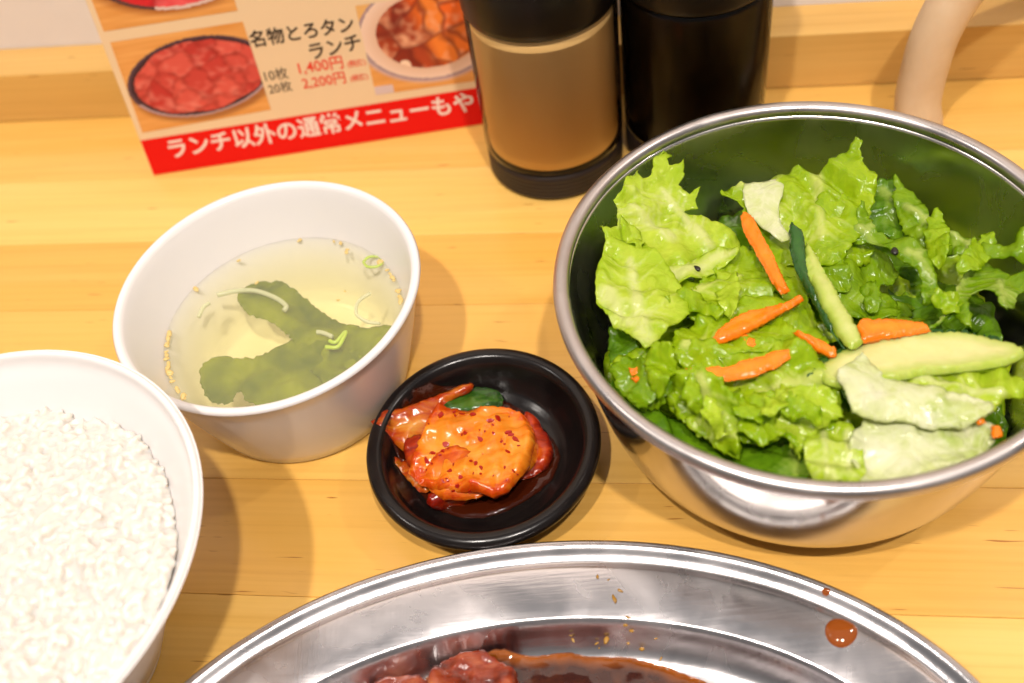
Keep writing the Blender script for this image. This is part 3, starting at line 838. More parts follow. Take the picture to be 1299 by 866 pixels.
# ---------------------------------------------------------------- cucumber
def veg_mat(name, c_edge, c_in, rough=0.3, sss=0.25, sssr=(1, .5, .2), nscale=220, sc=0.003, bump=.2):
    m, n, l, b = mat(name)
    ae = n.new('ShaderNodeAttribute'); ae.attribute_name = 'edge'
    t = n.new('ShaderNodeTexCoord')
    x = n.new('ShaderNodeTexNoise'); x.inputs['Scale'].default_value = nscale; x.inputs['Detail'].default_value = 4
    l.new(t.outputs['Object'], x.inputs['Vector'])
    ad = n.new('ShaderNodeMath'); ad.operation = 'MULTIPLY_ADD'; ad.inputs[1].default_value = 0.8; ad.inputs[2].default_value = -0.4
    l.new(x.outputs['Fac'], ad.inputs[0])
    a2 = n.new('ShaderNodeMath'); a2.operation = 'ADD'; a2.use_clamp = True
    l.new(ad.outputs[0], a2.inputs[0]); l.new(ae.outputs['Fac'], a2.inputs[1])
    mx = n.new('ShaderNodeMixRGB'); mx.inputs[1].default_value = (*c_edge, 1); mx.inputs[2].default_value = (*c_in, 1)
    l.new(a2.outputs[0], mx.inputs[0]); l.new(mx.outputs[0], b.inputs['Base Color'])
    b.inputs['Roughness'].default_value = rough
    b.inputs['Subsurface Weight'].default_value = sss
    b.inputs['Subsurface Radius'].default_value = sssr
    b.inputs['Subsurface Scale'].default_value = sc
    bp = n.new('ShaderNodeBump'); bp.inputs['Strength'].default_value = bump; bp.inputs['Distance'].default_value = 0.0006
    l.new(x.outputs['Fac'], bp.inputs['Height']); l.new(bp.outputs[0], b.inputs['Normal'])
    return m
M['cuke'] = veg_mat('cucumber_flesh', (0.33, 0.43, 0.045), (0.60, 0.58, 0.24), 0.2)
M['cuke_skin'] = veg_mat('cucumber_skin', (0.015, 0.07, 0.008), (0.04, 0.16, 0.012), 0.22, 0.05)
M['carrot'] = veg_mat('carrot', (0.74, 0.165, 0.003), (0.88, 0.29, 0.012), 0.22, 0.3, nscale=130, bump=.5)
def cucumber(px, skin_px, anchors, label, seed):
    anchors = [(a[0], a[1], a[2] + DZ) for a in anchors]
    e_ = empty('cucumber_slice', at(*anchors[0]))
    tag(e_, label, 'cucumber', 'cucumber pieces in the salad')
    piece('flesh', px, anchors, M['cuke'], seed, thick=.0035, rnd_w=.0010, fold=.0010, lump=.0003, clampfn=clamp_bowl, parent=e_)
    lifted = [(a[0], a[1], a[2] + 0.0004) for a in anchors]
    piece('skin', skin_px, lifted, M['cuke_skin'], seed, thick=.0044, rnd_w=.0008, fold=.0010, lump=.0003, clampfn=clamp_bowl, parent=e_, step=.0008)
cucumber([(1040,466),(1062,446),(1098,428),(1140,420),(1175,418),(1230,420),(1270,430),(1300,442),(1284,454),(1250,461),(1205,464),(1160,470),(1126,478),(1096,480),(1060,486)],
         [(1020,466),(1034,454),(1062,442),(1098,424),(1140,416.5),(1175,415),(1230,417),(1272,427),(1270,430),(1230,420.5),(1175,418.6),(1140,420.6),(1098,429),(1064,447),(1044,466),(1034,478)],
         [(1040,466,.0605),(1300,442,.062),(1126,478,.063)], 'long pale cucumber slice with thin green edge across the salad', 501)
cucumber([(1022,304),(1034,316),(1052,350),(1072,384),(1094,424),(1090,432),(1074,436),(1056,408),(1036,372),(1024,336)],
         [(1002,281),(1010,284),(1022,297),(1022.5,304),(1024,336),(1036,372),(1056,408),(1072,434),(1062,424),(1040,394),(1018,352),(1003,318)],
         [(1010,290,.0585),(1094,424,.062),(1050,410,.0615)], 'cucumber wedge with dark green skin standing between carrot strips', 502)

# ---------------------------------------------------------------- carrot
CV = [
 ([(940,274),(948,270),(956,276),(966,296),(978,318),(990,345),(997,360),(986,363),(976,350),(958,318),(944,294)], [(945,274,.0570),(992,360,.0580),(978,318,.0582)], 'thick orange carrot strip leaning on the cream lettuce rib'),
 ([(906,424),(922,408),(948,394),(980,386),(1010,374),(1013,380),(990,393),(965,408),(940,422),(918,428)], [(908,426,.0600),(1012,376,.0590),(940,420,.0602)], 'broad carrot strip with tapered end lying beside the cucumber wedge'),
 ([(871,466),(886,462),(925,460),(955,452),(985,442),(998,441),(996,452),(978,464),(950,474),(915,479),(884,476)], [(873,468,.0622),(998,445,.0632),(915,478,.0626)], 'long carrot strip on the large frilly lettuce leaf'),
 ([(1008,420),(1018,420),(1040,430),(1058,438),(1058,446),(1050,448),(1034,440),(1016,428)], [(1010,421,.0592),(1056,444,.0605),(1034,440,.0600)], 'thin short carrot sliver below the tip of the cucumber wedge'),
 ([(1090,412),(1096,402),(1130,403),(1165,406),(1176,415),(1150,420),(1120,424),(1096,430),(1094,420)], [(1090,412,.0590),(1170,412,.0590),(1120,424,.0600)], 'wide carrot piece tucked behind the long cucumber slice'),
 ([(938,424),(946,420),(958,428),(960,436),(948,436)], [(938,424,.0590),(960,436,.0592),(946,436,.0592)], 'small carrot chip under the broad carrot strip'),
 ([(1258,540),(1270,540),(1273,550),(1260,552)], [(1258,540,.0585),(1272,540,.0585),(1262,552,.0590)], 'tiny carrot crumb at the ragged side of the white lettuce heart'),
 ([(1238,528),(1248,527),(1252,534),(1242,536)], [(1238,528,.0605),(1252,528,.0605),(1242,536,.0606)], 'tiny carrot crumb on the glossy white lettuce rib'),
 ([(798,466),(808,464),(812,472),(802,473)], [(798,466,.0585),(812,466,.0585),(802,473,.0585)], 'tiny carrot crumb on the leaf beside the dark green tuft'),
 ([(800,477),(812,475),(816,482),(806,484)], [(800,477,.0580),(814,477,.0580),(806,484,.0580)], 'small carrot crumb on the frilly leaf at the near left rim'),
]
for i, (px, anc_, lab) in enumerate(CV):
    anc_ = [(a[0], a[1], a[2] + DZ + .0012) for a in anc_]
    piece('carrot_strip' if i < 5 else 'carrot_chip', px, anc_, M['carrot'], 700 + i, lab, 'carrot', 'carrot pieces in the salad', thick=.0030 if i < 5 else .002, rnd_w=.0006, step=.0008 if i < 5 else .0006, sm=0, lump=.0006, fold=.0008, clampfn=clamp_bowl, grow=1.14)

# ---------------------------------------------------------------- seeds
M['seed_black'] = plain('black_sesame', (0.012, 0.009, 0.007), 0.35)
M['seed_tan'] = plain('toasted_sesame', (0.62, 0.45, 0.16), 0.4)
def drop_mesh(name, a, b_, c_):
    me = lathe(name, [(0, -1)] + [(math.cos(t) * (1 - 0.25 * math.sin(t)), math.sin(t)) for t in np.linspace(-1.2, 1.2, 7)] + [(0, 1)], 10)
    for v in me.vertices: v.co = Vector((v.co.z * a, v.co.x * b_, v.co.y * c_))
    return me
seed_me = drop_mesh('sesame_seed', .0017, .0010, .0007)
def seed(px, py, z, rz, m, label, cat='seed', sc=1.0, group=None, me=None):
    o = bpy.data.objects.new('sesame_seed', (me or seed_me).copy())
    C.objects.link(o)
    o.data.materials.clear(); o.data.materials.append(m)
    o.data.polygons.foreach_set('use_smooth', [True] * len(o.data.polygons))
    o.location = at(px, py, z); o.rotation_euler = (0.1, 0.2, rz); o.scale = (sc,) * 3
    tag(o, label, cat, group)
    return o
bpy.context.view_layer.update()
seed(884, 340, surf_z(884, 340) + .0004, 1.9, M['seed_black'], 'dark brown sesame seed on the cream lettuce rib')
seed(1135, 318, surf_z(1135, 318) + .0004, 1.2, M['seed_black'], 'black sesame seed on the narrow lettuce strip', sc=1.25)

# ================================================================ KIMCHI
def kimchi_mat(name, c1, c2, c3, rough=.24, rot=0.6):
    m, n, l, b = mat(name)
    t = n.new('ShaderNodeTexCoord'); ae = n.new('ShaderNodeAttribute'); ae.attribute_name = 'edge'
    mp_ = n.new('ShaderNodeMapping'); mp_.inputs['Rotation'].default_value = (0, 0, rot); mp_.inputs['Scale'].default_value = (1, 4.5, 2)
    l.new(t.outputs['Object'], mp_.inputs[0])
    x = n.new('ShaderNodeTexNoise'); x.inputs['Scale'].default_value = 60; x.inputs['Detail'].default_value = 6; x.inputs['Distortion'].default_value = .7
    l.new(mp_.outputs[0], x.inputs['Vector'])
    y = n.new('ShaderNodeTexNoise'); y.inputs['Scale'].default_value = 75; y.inputs['Detail'].default_value = 5
    l.new(t.outputs['Object'], y.inputs['Vector'])
    av = n.new('ShaderNodeMath'); av.operation = 'MULTIPLY_ADD'; av.inputs[1].default_value = .55
    hf = n.new('ShaderNodeMath'); hf.operation = 'MULTIPLY'; hf.inputs[1].default_value = .45
    l.new(y.outputs['Fac'], hf.inputs[0]); l.new(x.outputs['Fac'], av.inputs[0]); l.new(hf.outputs[0], av.inputs[2])
    eg = n.new('ShaderNodeMath'); eg.operation = 'MULTIPLY_ADD'; eg.inputs[1].default_value = .16; l.new(ae.outputs['Fac'], eg.inputs[0])
    sb = n.new('ShaderNodeMath'); sb.operation = 'SUBTRACT'; sb.inputs[1].default_value = .10
    l.new(av.outputs[0], sb.inputs[0]); l.new(sb.outputs[0], eg.inputs[2])
    r = n.new('ShaderNodeValToRGB'); e = r.color_ramp.elements
    e[0].position, e[0].color = .38, (*c1, 1); e[1].position, e[1].color = .66, (*c3, 1)
    k = e.new(.50); k.color = (*c2, 1)
    l.new(eg.outputs[0], r.inputs[0]); l.new(r.outputs[0], b.inputs['Base Color'])
    b.inputs['Subsurface Weight'].default_value = .45; b.inputs['Subsurface Radius'].default_value = (1, .4, .1); b.inputs['Subsurface Scale'].default_value = .004
    rr = n.new('ShaderNodeMapRange'); rr.inputs['To Min'].default_value = rough - .14; rr.inputs['To Max'].default_value = rough + .08
    l.new(y.outputs['Fac'], rr.inputs['Value']); l.new(rr.outputs[0], b.inputs['Roughness'])
    bp = n.new('ShaderNodeBump'); bp.inputs['Strength'].default_value = .3; bp.inputs['Distance'].default_value = .0010
    l.new(av.outputs[0], bp.inputs['Height']); l.new(bp.outputs[0], b.inputs['Normal'])
    return m
M['kim_orange'] = kimchi_mat('kimchi_orange', (0.52, 0.055, 0.002), (0.74, 0.20, 0.008), (0.80, 0.30, 0.028))
M['kim_red'] = kimchi_mat('kimchi_red', (0.20, 0.008, 0.002), (0.42, 0.035, 0.003), (0.60, 0.12, 0.008))
M['kim_leaf'] = kimchi_mat('kimchi_leaf', (0.35, 0.03, 0.003), (0.52, 0.13, 0.008), (0.60, 0.26, 0.04))
M['chive'] = kimchi_mat('chive', (0.015, 0.05, 0.006), (0.04, 0.12, 0.010), (0.10, 0.18, 0.02))
M['kim_fold'] = kimchi_mat('kimchi_fold', (0.46, 0.040, 0.002), (0.66, 0.14, 0.006), (0.74, 0.22, 0.015), .24, 2.0)
M['flake'] = plain('chili_flake', (0.36, 0.008, 0.003), 0.3)
KG = 'pieces of kimchi on the black dish'
kl = dict(floor=dish_floor)
m, n, l, b = mat('kimchi_liquid')
b.inputs['Base Color'].default_value = (0.07, 0.010, 0.002, 1); b.inputs['Roughness'].default_value = 0.05
b.inputs['Alpha'].default_value = 0.45; b.inputs['Coat Weight'].default_value = .5
M['kim_juice'] = m
piece('kimchi_juice', [(500,560),(522,600),(552,640),(600,655),(650,640),(690,612),(705,585),(700,560),(660,520),(600,500),(540,515)], [(500,560,.0060),(705,585,.0060),(600,655,.0060)], m, 800,
      'thin red brown pickling juice pooled in the black dish', 'sauce', thick=.0009, rnd_w=.0012, fold=.0001, lump=.0001, step=.0018, floor=dish_floor)
piece('kimchi_piece', [(548,505),(570,496),(600,489),(622,489),(637,497),(634,512),(606,520),(560,520)], [(548,505,.0125),(637,497,.0125),(606,520,.0135)], M['chive'], 801, 'dark green chive pieces behind the big orange cabbage square', 'kimchi', KG, thick=.004, lump=.0012, fold=.002, **kl)
piece('kimchi_piece', [(472,536),(482,529),(505,521),(530,509),(560,498),(592,485),(599,488),(597,497),(575,505),(556,518),(548,545),(538,566),(520,572),(508,566),(496,551)], [(474,536,.0185),(597,488,.0150),(520,572,.0125)], M['kim_leaf'], 802, 'pointed brownish orange cabbage leaf poking over the rim of the black dish', 'kimchi', KG, thick=.0035, lump=.0010, fold=.003, **kl)
piece('kimchi_piece', [(664,518),(676,520),(688,538),(700,560),(702,574),(692,592),(668,600),(650,596),(660,560)], [(664,518,.0130),(702,574,.0100),(650,596,.0115)], M['kim_red'], 803, 'reddish cabbage piece tucked under the right side of the orange square', 'kimchi', KG, thick=.005, lump=.0012, fold=.003, **kl)
piece('kimchi_piece', [(543,640),(552,626),(590,616),(640,614),(672,596),(700,582),(694,600),(668,620),(632,632),(600,644),(565,648)], [(543,640,.0095),(700,582,.0095),(590,616,.0120)], M['kim_red'], 804, 'dark red strip of cabbage along the near side of the orange square', 'kimchi', KG, thick=.004, lump=.0012, fold=.003, **kl)
piece('kimchi_piece', [(500,588),(512,580),(540,590),(545,620),(535,625),(515,606)], [(500,588,.0090),(540,590,.0100),(535,625,.0090)], M['kim_leaf'], 805, 'small olive orange cabbage scrap at the edge of the juice', 'kimchi', KG, thick=.003, lump=.001, fold=.002, **kl)
K1 = piece('kimchi_piece', [(556,508),(575,512),(610,514),(645,514),(662,522),(672,540),(674,560),(668,585),(655,604),(640,620),(622,627),(605,622),(560,618),(532,606),(519,592),(528,566),(540,540)], [(556,508,.0165),(672,540,.0180),(560,618,.0165)], M['kim_orange'], 806, 'big shiny orange square of cabbage kimchi dotted with chili flakes', 'kimchi', KG, thick=.0065, rnd_w=.0022, lump=.0018, fold=.0050, sm=0, **kl)
piece('kimchi_piece', [(640,516),(664,520),(680,545),(684,575),(668,598),(650,600),(660,570),(662,545),(650,528)], [(640,516,.0150),(684,575,.0125),(650,600,.0135)], M['kim_orange'], 808, 'thin orange cabbage edge showing under the big orange square', 'kimchi', KG, thick=.003, rnd_w=.002, lump=.0010, fold=.003, **kl)
piece('kimchi_piece', [(512,560),(530,548),(545,560),(540,590),(528,602),(516,588)], [(512,560,.0130),(545,560,.0150),(528,602,.0120)], M['kim_red'], 809, 'red cabbage scrap squeezed between the pointed leaf and the big square', 'kimchi', KG, thick=.003, rnd_w=.002, lump=.0012, fold=.003, **kl)
K2 = piece('kimchi_piece', [(534,606),(546,578),(572,562),(602,572),(622,600),(614,624),(585,632),(556,630)], [(534,606,.0150),(602,572,.0178),(585,632,.0148)], M['kim_fold'], 807, 'rounded orange cabbage fold at the near corner of the big square', 'kimchi', KG, thick=.0045, rnd_w=.0035, lump=.0010, fold=.002, **kl)
# chili flakes: small crumpled chips on the big pieces, joined per piece
bpy.context.view_layer.update()
def flakes(parent, spots, seed_):
    rng = random.Random(seed_)
    vs, fs = [], []
    dg = bpy.context.evaluated_depsgraph_get()
    for (x, y, r) in spots:
        hit, loc, nor, idx, ob, mt = S.ray_cast(dg, CAM, ray(x, y).normalized())
        if not hit: continue
        if nor.z < 0: nor = -nor
        t = nor.orthogonal().normalized(); u = nor.cross(t)
        s = len(vs); kN = 7
        a0 = rng.random() * 6; el = 0.3 + rng.random() * .6
        R2 = r / F * (loc - CAM).length
        ring = []
        for q in range(kN):
            a = 2 * math.pi * q / kN
            rr2 = R2 * (0.6 + 0.6 * rng.random())
            ring.append((math.cos(a) * rr2, math.sin(a) * rr2 * el))
        for lev, sc in ((-0.0003, 1.0), (0.00035, 0.85)):
            for (a, b2) in ring:
                ca, sa = math.cos(a0), math.sin(a0)
                vs.append(loc + (t * (a * ca - b2 * sa) + u * (a * sa + b2 * ca)) * sc + nor * (lev + (rng.random() * .0002 if lev > 0 else 0)) - parent.location)
        fs.append(tuple(s + kN + q for q in range(kN)))
        for q in range(kN):
            fs.append((s + q, s + (q + 1) % kN, s + kN + (q + 1) % kN, s + kN + q))
    me = mesh('chili_flakes', vs, fs)
    o = obj('chili_flakes', me, M['flake'], parent, False)
    tag(o, kind='stuff')
fr_ = random.Random(3)
spots = [(590,549,4),(609,557,5),(541,584,6),(566,564,6),(645,548,6),(654,557,6),(644,573,4),(604,588,5),(640,593,3),(560,526,6),(549,575,5),(562,572,4),(610,593,4),(622,533,6),(632,530,5),(600,526,5),(586,525,5),(571,597,4),(648,551,4)]
spots += [(540 + fr_.random() * 120, 520 + fr_.random() * 90, 1.2 + fr_.random() * 2.0) for _ in range(30)]
flakes(K1, spots, 1)
flakes(K2, [(585,605,4),(596,623,4),(580,616,3),(575,622,3),(562,610,3),(600,600,2)], 2)

# ================================================================ MEAT, SAUCE AND CRUMBS ON THE PLATTER
M['sauce'] = veg_mat('meat_sauce', (0.30, 0.075, 0.004), (0.035, 0.005, 0.001), 0.06, 0.0, nscale=120, bump=.05)
M['drop'] = plain('sauce_drop', (0.27, 0.060, 0.004), 0.05, coat=.6)
M['meat'] = plain('raw_marinated_meat', (0.42, 0.06, 0.02), .2, sss=.35, sssr=(1, .3, .15), scale=.004, coat=.4)
noise_col(M['meat'], [(0.34, (0.07, 0.006, 0.002)), (0.50, (0.24, 0.030, 0.008)), (0.62, (0.36, 0.075, 0.020)), (0.74, (0.60, 0.28, 0.14))], 70, 4, vec=(1, 2.4, 1), bump=.5, bscale=190)
SZ2 = 0.0052
piece('sauce_pool', [(520,872),(535,860),(560,848),(600,832),(640,826),(665,831),(690,830),(720,827),(740,830),(770,832),(800,832),(822,838),(846,845),(868,852),(900,866),(960,905),(980,960),(900,1030),(700,1060),(500,1040),(430,960)],
      [(470,866,SZ2),(900,866,SZ2),(700,1060,SZ2)], M['sauce'], 900, 'dark amber marinade pooled in the steel platter around the meat', 'sauce', thick=.0012, rnd_w=.0014, lump=.0001, fold=.0001, frill=.0002, step=.0014, floor=platter_z, edge_w=.0045, grow=1.0)
piece('meat_piece', [(543,856),(550,838),(580,824),(612,820),(634,834),(652,846),(654,866),(650,900),(600,925),(555,910),(540,880)], [(550,838,.0155),(652,846,.0155),(600,925,.0175)], M['meat'], 901, 'glossy red brown chunk of marinated meat with a pale fat corner', 'meat', 'marinated meat on the platter', thick=.0115, rnd_w=.0018, lump=.0014, fold=.002, sm=0, floor=platter_z)
piece('meat_piece', [(466,868),(480,858),(510,853),(546,858),(548,900),(520,940),(470,930),(450,895)], [(466,868,.0095),(546,858,.0100),(520,940,.0130)], M['meat'], 902, 'flat marinated meat slice partly behind the glossy red brown chunk', 'meat', 'marinated meat on the platter', thick=.006, rnd_w=.0025, lump=.0010, fold=.002, floor=platter_z)
piece('meat_piece', [(660,900),(700,880),(760,884),(800,905),(810,960),(740,1000),(680,980),(650,940)], [(660,900,.0100),(800,905,.0100),(740,1000,.0130)], M['meat'], 903, 'marinated meat slice lying in the middle of the amber marinade', 'meat', 'marinated meat on the platter', thick=.006, rnd_w=.0025, lump=.0010, fold=.002, floor=platter_z)
def droplet(px, py, rpx, label, seed_):
    z0 = platter_z(at(px, py, .012)); z0 = platter_z(at(px, py, z0))
    c = at(px, py, z0); Rw = rpx / F * (c - CAM).length
    prof = [(0, -.0006)] + [(Rw, -.0006)] + [(Rw * math.cos(t), Rw * .34 * math.sin(t) + .0001) for t in np.linspace(0, 1.45, 9)] + [(0, Rw * .34 + .0001)]
    me = lathe('sauce_drop', prof, 32)
    for v in me.vertices:
        a = math.atan2(v.co.y, v.co.x)
        k_ = 1 + .05 * math.sin(2 * a + seed_) + .03 * math.sin(3 * a + 1)
        v.co.x *= k_; v.co.y *= k_
        if v.co.z < 0 or True:
            wz = platter_z(Vector((c.x + v.co.x, c.y + v.co.y, 0))) - z0
            v.co.z += wz
    o = obj('sauce_drop', me, M['drop']); o.location = c
    tag(o, label, 'sauce drop')
droplet(1067, 802, 18, 'large round amber drop of marinade on the flange of the platter', 1)
droplet(1048, 750, 4.5, 'tiny amber drop in the groove of the platter rim', 2)
M['crumb'] = plain('spice_crumb', (0.36, 0.18, 0.02), .25)
bpy.context.view_layer.update()
crumbs = [(758,731,5),(772,735,3),(787,749,6),(779,759,7),(797,783,6),(793,792,7),(801,800,5),(769,812,8),(727,812,4),(757,816,4),(797,816,4),(814,823,8),(832,810,4),(838,836,4),(724,806,3),(760,822,3)]
cr_ = random.Random(9)
for i, (x, y, r_) in enumerate(crumbs):
    z0 = platter_z(at(x, y, .012)); z0 = platter_z(at(x, y, z0))
    me = drop_mesh('spice_crumb', r_ / F * .3 * (.4 + .5 * cr_.random()), r_ / F * .3 * (.25 + .3 * cr_.random()), r_ / F * .3 * .25)
    for v in me.vertices: v.co *= .8 + .4 * cr_.random()
    o = obj('spice_crumb', me, M['crumb'])
    o.location = at(x, y, z0 + r_ / F * .3 * .2); o.rotation_euler = (0, .1, cr_.random() * 6)
    tag(o, 'tiny yellow spice crumb stuck to the steel near the marinade', 'crumb', 'spice crumbs on the platter')

# ================================================================ SOUP CONTENTS
M['wakame'] = plain('seaweed', (0.055, 0.10, 0.008), .9, spec=0.0)
noise_col(M['wakame'], [(0.35, (0.050, 0.075, 0.0005)), (0.65, (0.17, 0.195, 0.001))], 55, 3)
M['onion'] = plain('onion_slice', (0.58, 0.58, 0.34), .25)
M['onion'].node_tree.nodes['Principled BSDF'].inputs['Alpha'].default_value = .7
M['scallion'] = plain('scallion', (0.42, 0.52, 0.10), .3, sss=.2, sssr=(.6, 1, .3))
def in_soup(p):
    q = Vector((p.x - UC.x, p.y - UC.y))
    z = min(max(p.z, .007), US - .0008)
    rm = soup_in(z) - .0012
    if q.length > rm: q *= rm / q.length
    return Vector((UC.x + q.x, UC.y + q.y, z))
z1 = US - .0042
piece('seaweed', [(310,385),(325,362),(350,356),(372,366),(388,380),(420,402),(446,415),(480,412),(500,420),(490,440),(465,458),(440,470),(420,490),(400,470),(382,452),(376,430),(350,410),(318,398)], [(310,385,z1 + .001),(500,420,z1 - .001),(400,470,z1)], M['wakame'], 950, 'upper frond of dark green seaweed floating in the clear soup', 'seaweed', 'seaweed in the soup', thick=.0006, rnd_w=.0005, lump=.0012, fold=.004, frill=.00045, grow=1.12, sm=1, clampfn=in_soup)
piece('seaweed', [(262,480),(275,460),(300,458),(330,458),(355,446),(378,430),(410,440),(450,450),(470,462),(440,490),(400,505),(360,512),(318,512),(308,490),(300,510),(270,505)], [(262,480,z1 - .001),(410,440,z1 - .0015),(318,512,z1 - .001)], M['wakame'], 951, 'lower frond of green seaweed spread near the front of the soup', 'seaweed', 'seaweed in the soup', thick=.0006, rnd_w=.0005, lump=.0012, fold=.004, frill=.00045, grow=1.12, sm=1, clampfn=in_soup)
def arc(px, z, rad, name, m, label, cat, group=None):
    pts = [at(x, y, z) for x, y in px]
    P3 = []
    Q = [pts[0]] + pts + [pts[-1]]
    for i in range(1, len(Q) - 2):
        for k_ in range(6):
            t = k_ / 6
            P3.append(0.5 * (2 * Q[i] + (Q[i + 1] - Q[i - 1]) * t + (2 * Q[i - 1] - 5 * Q[i] + 4 * Q[i + 1] - Q[i + 2]) * t * t + (3 * Q[i] - Q[i - 1] - 3 * Q[i + 1] + Q[i + 2]) * t ** 3))
    P3.append(pts[-1])
    c = sum(P3, Vector()) / len(P3)
    o = obj(name, tube_mesh(name, [p_ - c for p_ in P3], rad, 8), m); o.location = c
    tag(o, label, cat, group)
SF = US - .0006
arc([(276,374),(300,369),(325,369),(350,378),(363,388),(360,394)], SF, .0010, 'onion_sliver', M['onion'], 'curved translucent onion sliver lying over the upper seaweed frond', 'onion', 'onion slivers in the soup')
arc([(402,421),(410,422),(422,427)], SF, .0009, 'onion_sliver', M['onion'], 'short white onion sliver beside the scallion bit', 'onion', 'onion slivers in the soup')
arc([(470,372),(455,382),(452,398),(466,408),(482,410)], SF - .0006, .0007, 'onion_sliver', M['onion'], 'pale onion ring arc near the right wall of the soup bowl', 'onion', 'onion slivers in the soup')
arc([(252,402),(258,390),(266,384)], SF - .0012, .0008, 'onion_sliver', M['onion'], 'faint onion sliver near the left wall of the soup bowl', 'onion', 'onion slivers in the soup')
arc([(413,440),(428,440),(436,428),(438,421),(426,434),(418,432)], SF, .0008, 'scallion_bit', M['scallion'], 'crumpled yellow green scallion bit over the seaweed', 'scallion')
arc([(461,332),(468,326),(480,326),(486,332),(478,338),(466,338),(461,332)], SF, .0006, 'scallion_ring', M['scallion'], 'thin scallion ring near the far right wall of the soup bowl', 'scallion')
sd = [(300,328),(246,366),(380,303),(428,303),(436,305),(441,317),(326,360),(440,318),(497,340),(502,352),(508,368),(511,378),(491,330),(489,326),(430,382),(438,366)]
for (a, b_) in [(208,432),(206,442),(205,450),(206,458),(208,466),(211,476),(216,486),(220,494),(226,500),(232,506),(212,424)]: sd.append((a, b_))
s_r = random.Random(4)
tan_me = drop_mesh('sesame_seed', .00125, .00075, .0005)
for (x, y) in sd + [(a_ + s_r.uniform(-5, 7), b2 + s_r.uniform(-4, 4)) for a_, b2 in sd[-11:] + sd[8:13]]:
    x += s_r.uniform(-3, 3); y += s_r.uniform(-3, 3)
    p_ = at(x, y, US - .0002)
    q = Vector((p_.x - UC.x, p_.y - UC.y))
    if q.length > soup_in(US) - .0014: q *= (soup_in(US) - .0014) / q.length
    o = obj('sesame_seed', tan_me, M['seed_tan']); o.location = (UC.x + q.x, UC.y + q.y, US - .0003); o.rotation_euler = (0, .15, s_r.random() * 6); o.scale = (.6 + .8 * s_r.random(),) * 3
    tag(o, 'tiny tan sesame seed floating on the clear soup', 'seed', 'sesame seeds floating on the soup')

# ================================================================ RICE
M['rice'] = plain('steamed_rice', (0.65, 0.615, 0.56), .34, sss=1.0, sssr=(1, .85, .65), scale=.0045)
def rice_h(x, y):
    r = math.hypot(x, y)
    base = .0690 - .010 * (r / .066) ** 3
    p_ = Vector((x, y, 0))
    return base + noise.noise(p_ * 42 + Vector((3, 1, 0))) * .0042 + noise.noise(p_ * 110 + Vector((8, 2, 5))) * .0026
rv, rf = [], []
def rice_in(z):
    A = np.array([(0.0125, .028), (.021, .0355), (.037, .045), (.057, .0570), (.078, RR - .0045)])
    return float(np.interp(z, A[:, 0], A[:, 1]))
NR, NA = 44, 120
RMAX = .0645
for i in range(NR + 1):
    for j in range(NA):
        a = 2 * math.pi * j / NA
        edge_r = RMAX + .0022 * noise.noise(Vector((math.cos(a) * 6, math.sin(a) * 6, 2)))
        r = edge_r * (i / NR)
        x, y = r * math.cos(a), r * math.sin(a)
        z = rice_h(x, y) - .0001
        if i == NR: z = .050
        lim = rice_in(z) + .0001
        if r > lim: x, y = x * lim / r, y * lim / r
        rv.append((x, y, z))
for i in range(NR):
    for j in range(NA):
        k_ = (j + 1) % NA
        rf.append((i * NA + j, i * NA + k_, (i + 1) * NA + k_, (i + 1) * NA + j))
rv.append((0, 0, .048)); rf += [(NR * NA + (j + 1) % NA, NR * NA + j, len(rv) - 1) for j in range(NA)]
# grains
gl_ = lathe('g', [(0, -1)] + [(math.cos(t), math.sin(t)) for t in np.linspace(-1.1, 1.1, 6)] + [(0, 1)], 8)
gv = np.array([v.co[:] for v in gl_.vertices]); gf = [tuple(p_.vertices) for p_ in gl_.polygons]
bpy.data.meshes.remove(gl_)
g_r = random.Random(12)
allv = [np.array(rv)]; allf = list(rf); base_i = len(rv)
for q in range(3400):
    a = g_r.random() * 6.2832
    r = math.sqrt(g_r.random()) * (RMAX - .001)
    x, y = r * math.cos(a), r * math.sin(a)
    z = rice_h(x, y) + (g_r.random() - .76) * .0019
    L = .0018 + g_r.random() * .0007; Wd = .00120 + g_r.random() * .0003
    lim = rice_in(z) - .0012
    if r > lim: x, y = x * lim / r, y * lim / r
    v = gv * np.array([Wd, Wd * .9, L])
    v[:, 0] += 0.12 * Wd * (v[:, 2] / L) ** 2 * 2
    m3 = np.array((Matrix.Rotation(g_r.random() * 6.28, 3, 'Z') @ Matrix.Rotation(R(90) + (g_r.random() - .5) * .5, 3, 'X') @ Matrix.Rotation(g_r.random() * 6.28, 3, 'Z')))
    v = v @ m3.T + np.array((x, y, z))
    allv.append(v)
    allf += [tuple(base_i + i for i in f) for f in gf]
    base_i += len(gv)
me = bpy.data.meshes.new('rice'); me.from_pydata(np.concatenate(allv).tolist(), [], allf); me.update()
rice = obj('rice', me, M['rice']); rice.location = RC
rm_ = rice.modifiers.new('fuse', 'REMESH'); rm_.mode = 'VOXEL'; rm_.voxel_size = .00050; rm_.use_smooth_shade = True
sm_ = rice.modifiers.new('soft', 'SMOOTH'); sm_.factor = .5; sm_.iterations = 3
tag(rice, 'heap of steamed white rice grains in the round white bowl', 'rice', kind='stuff')

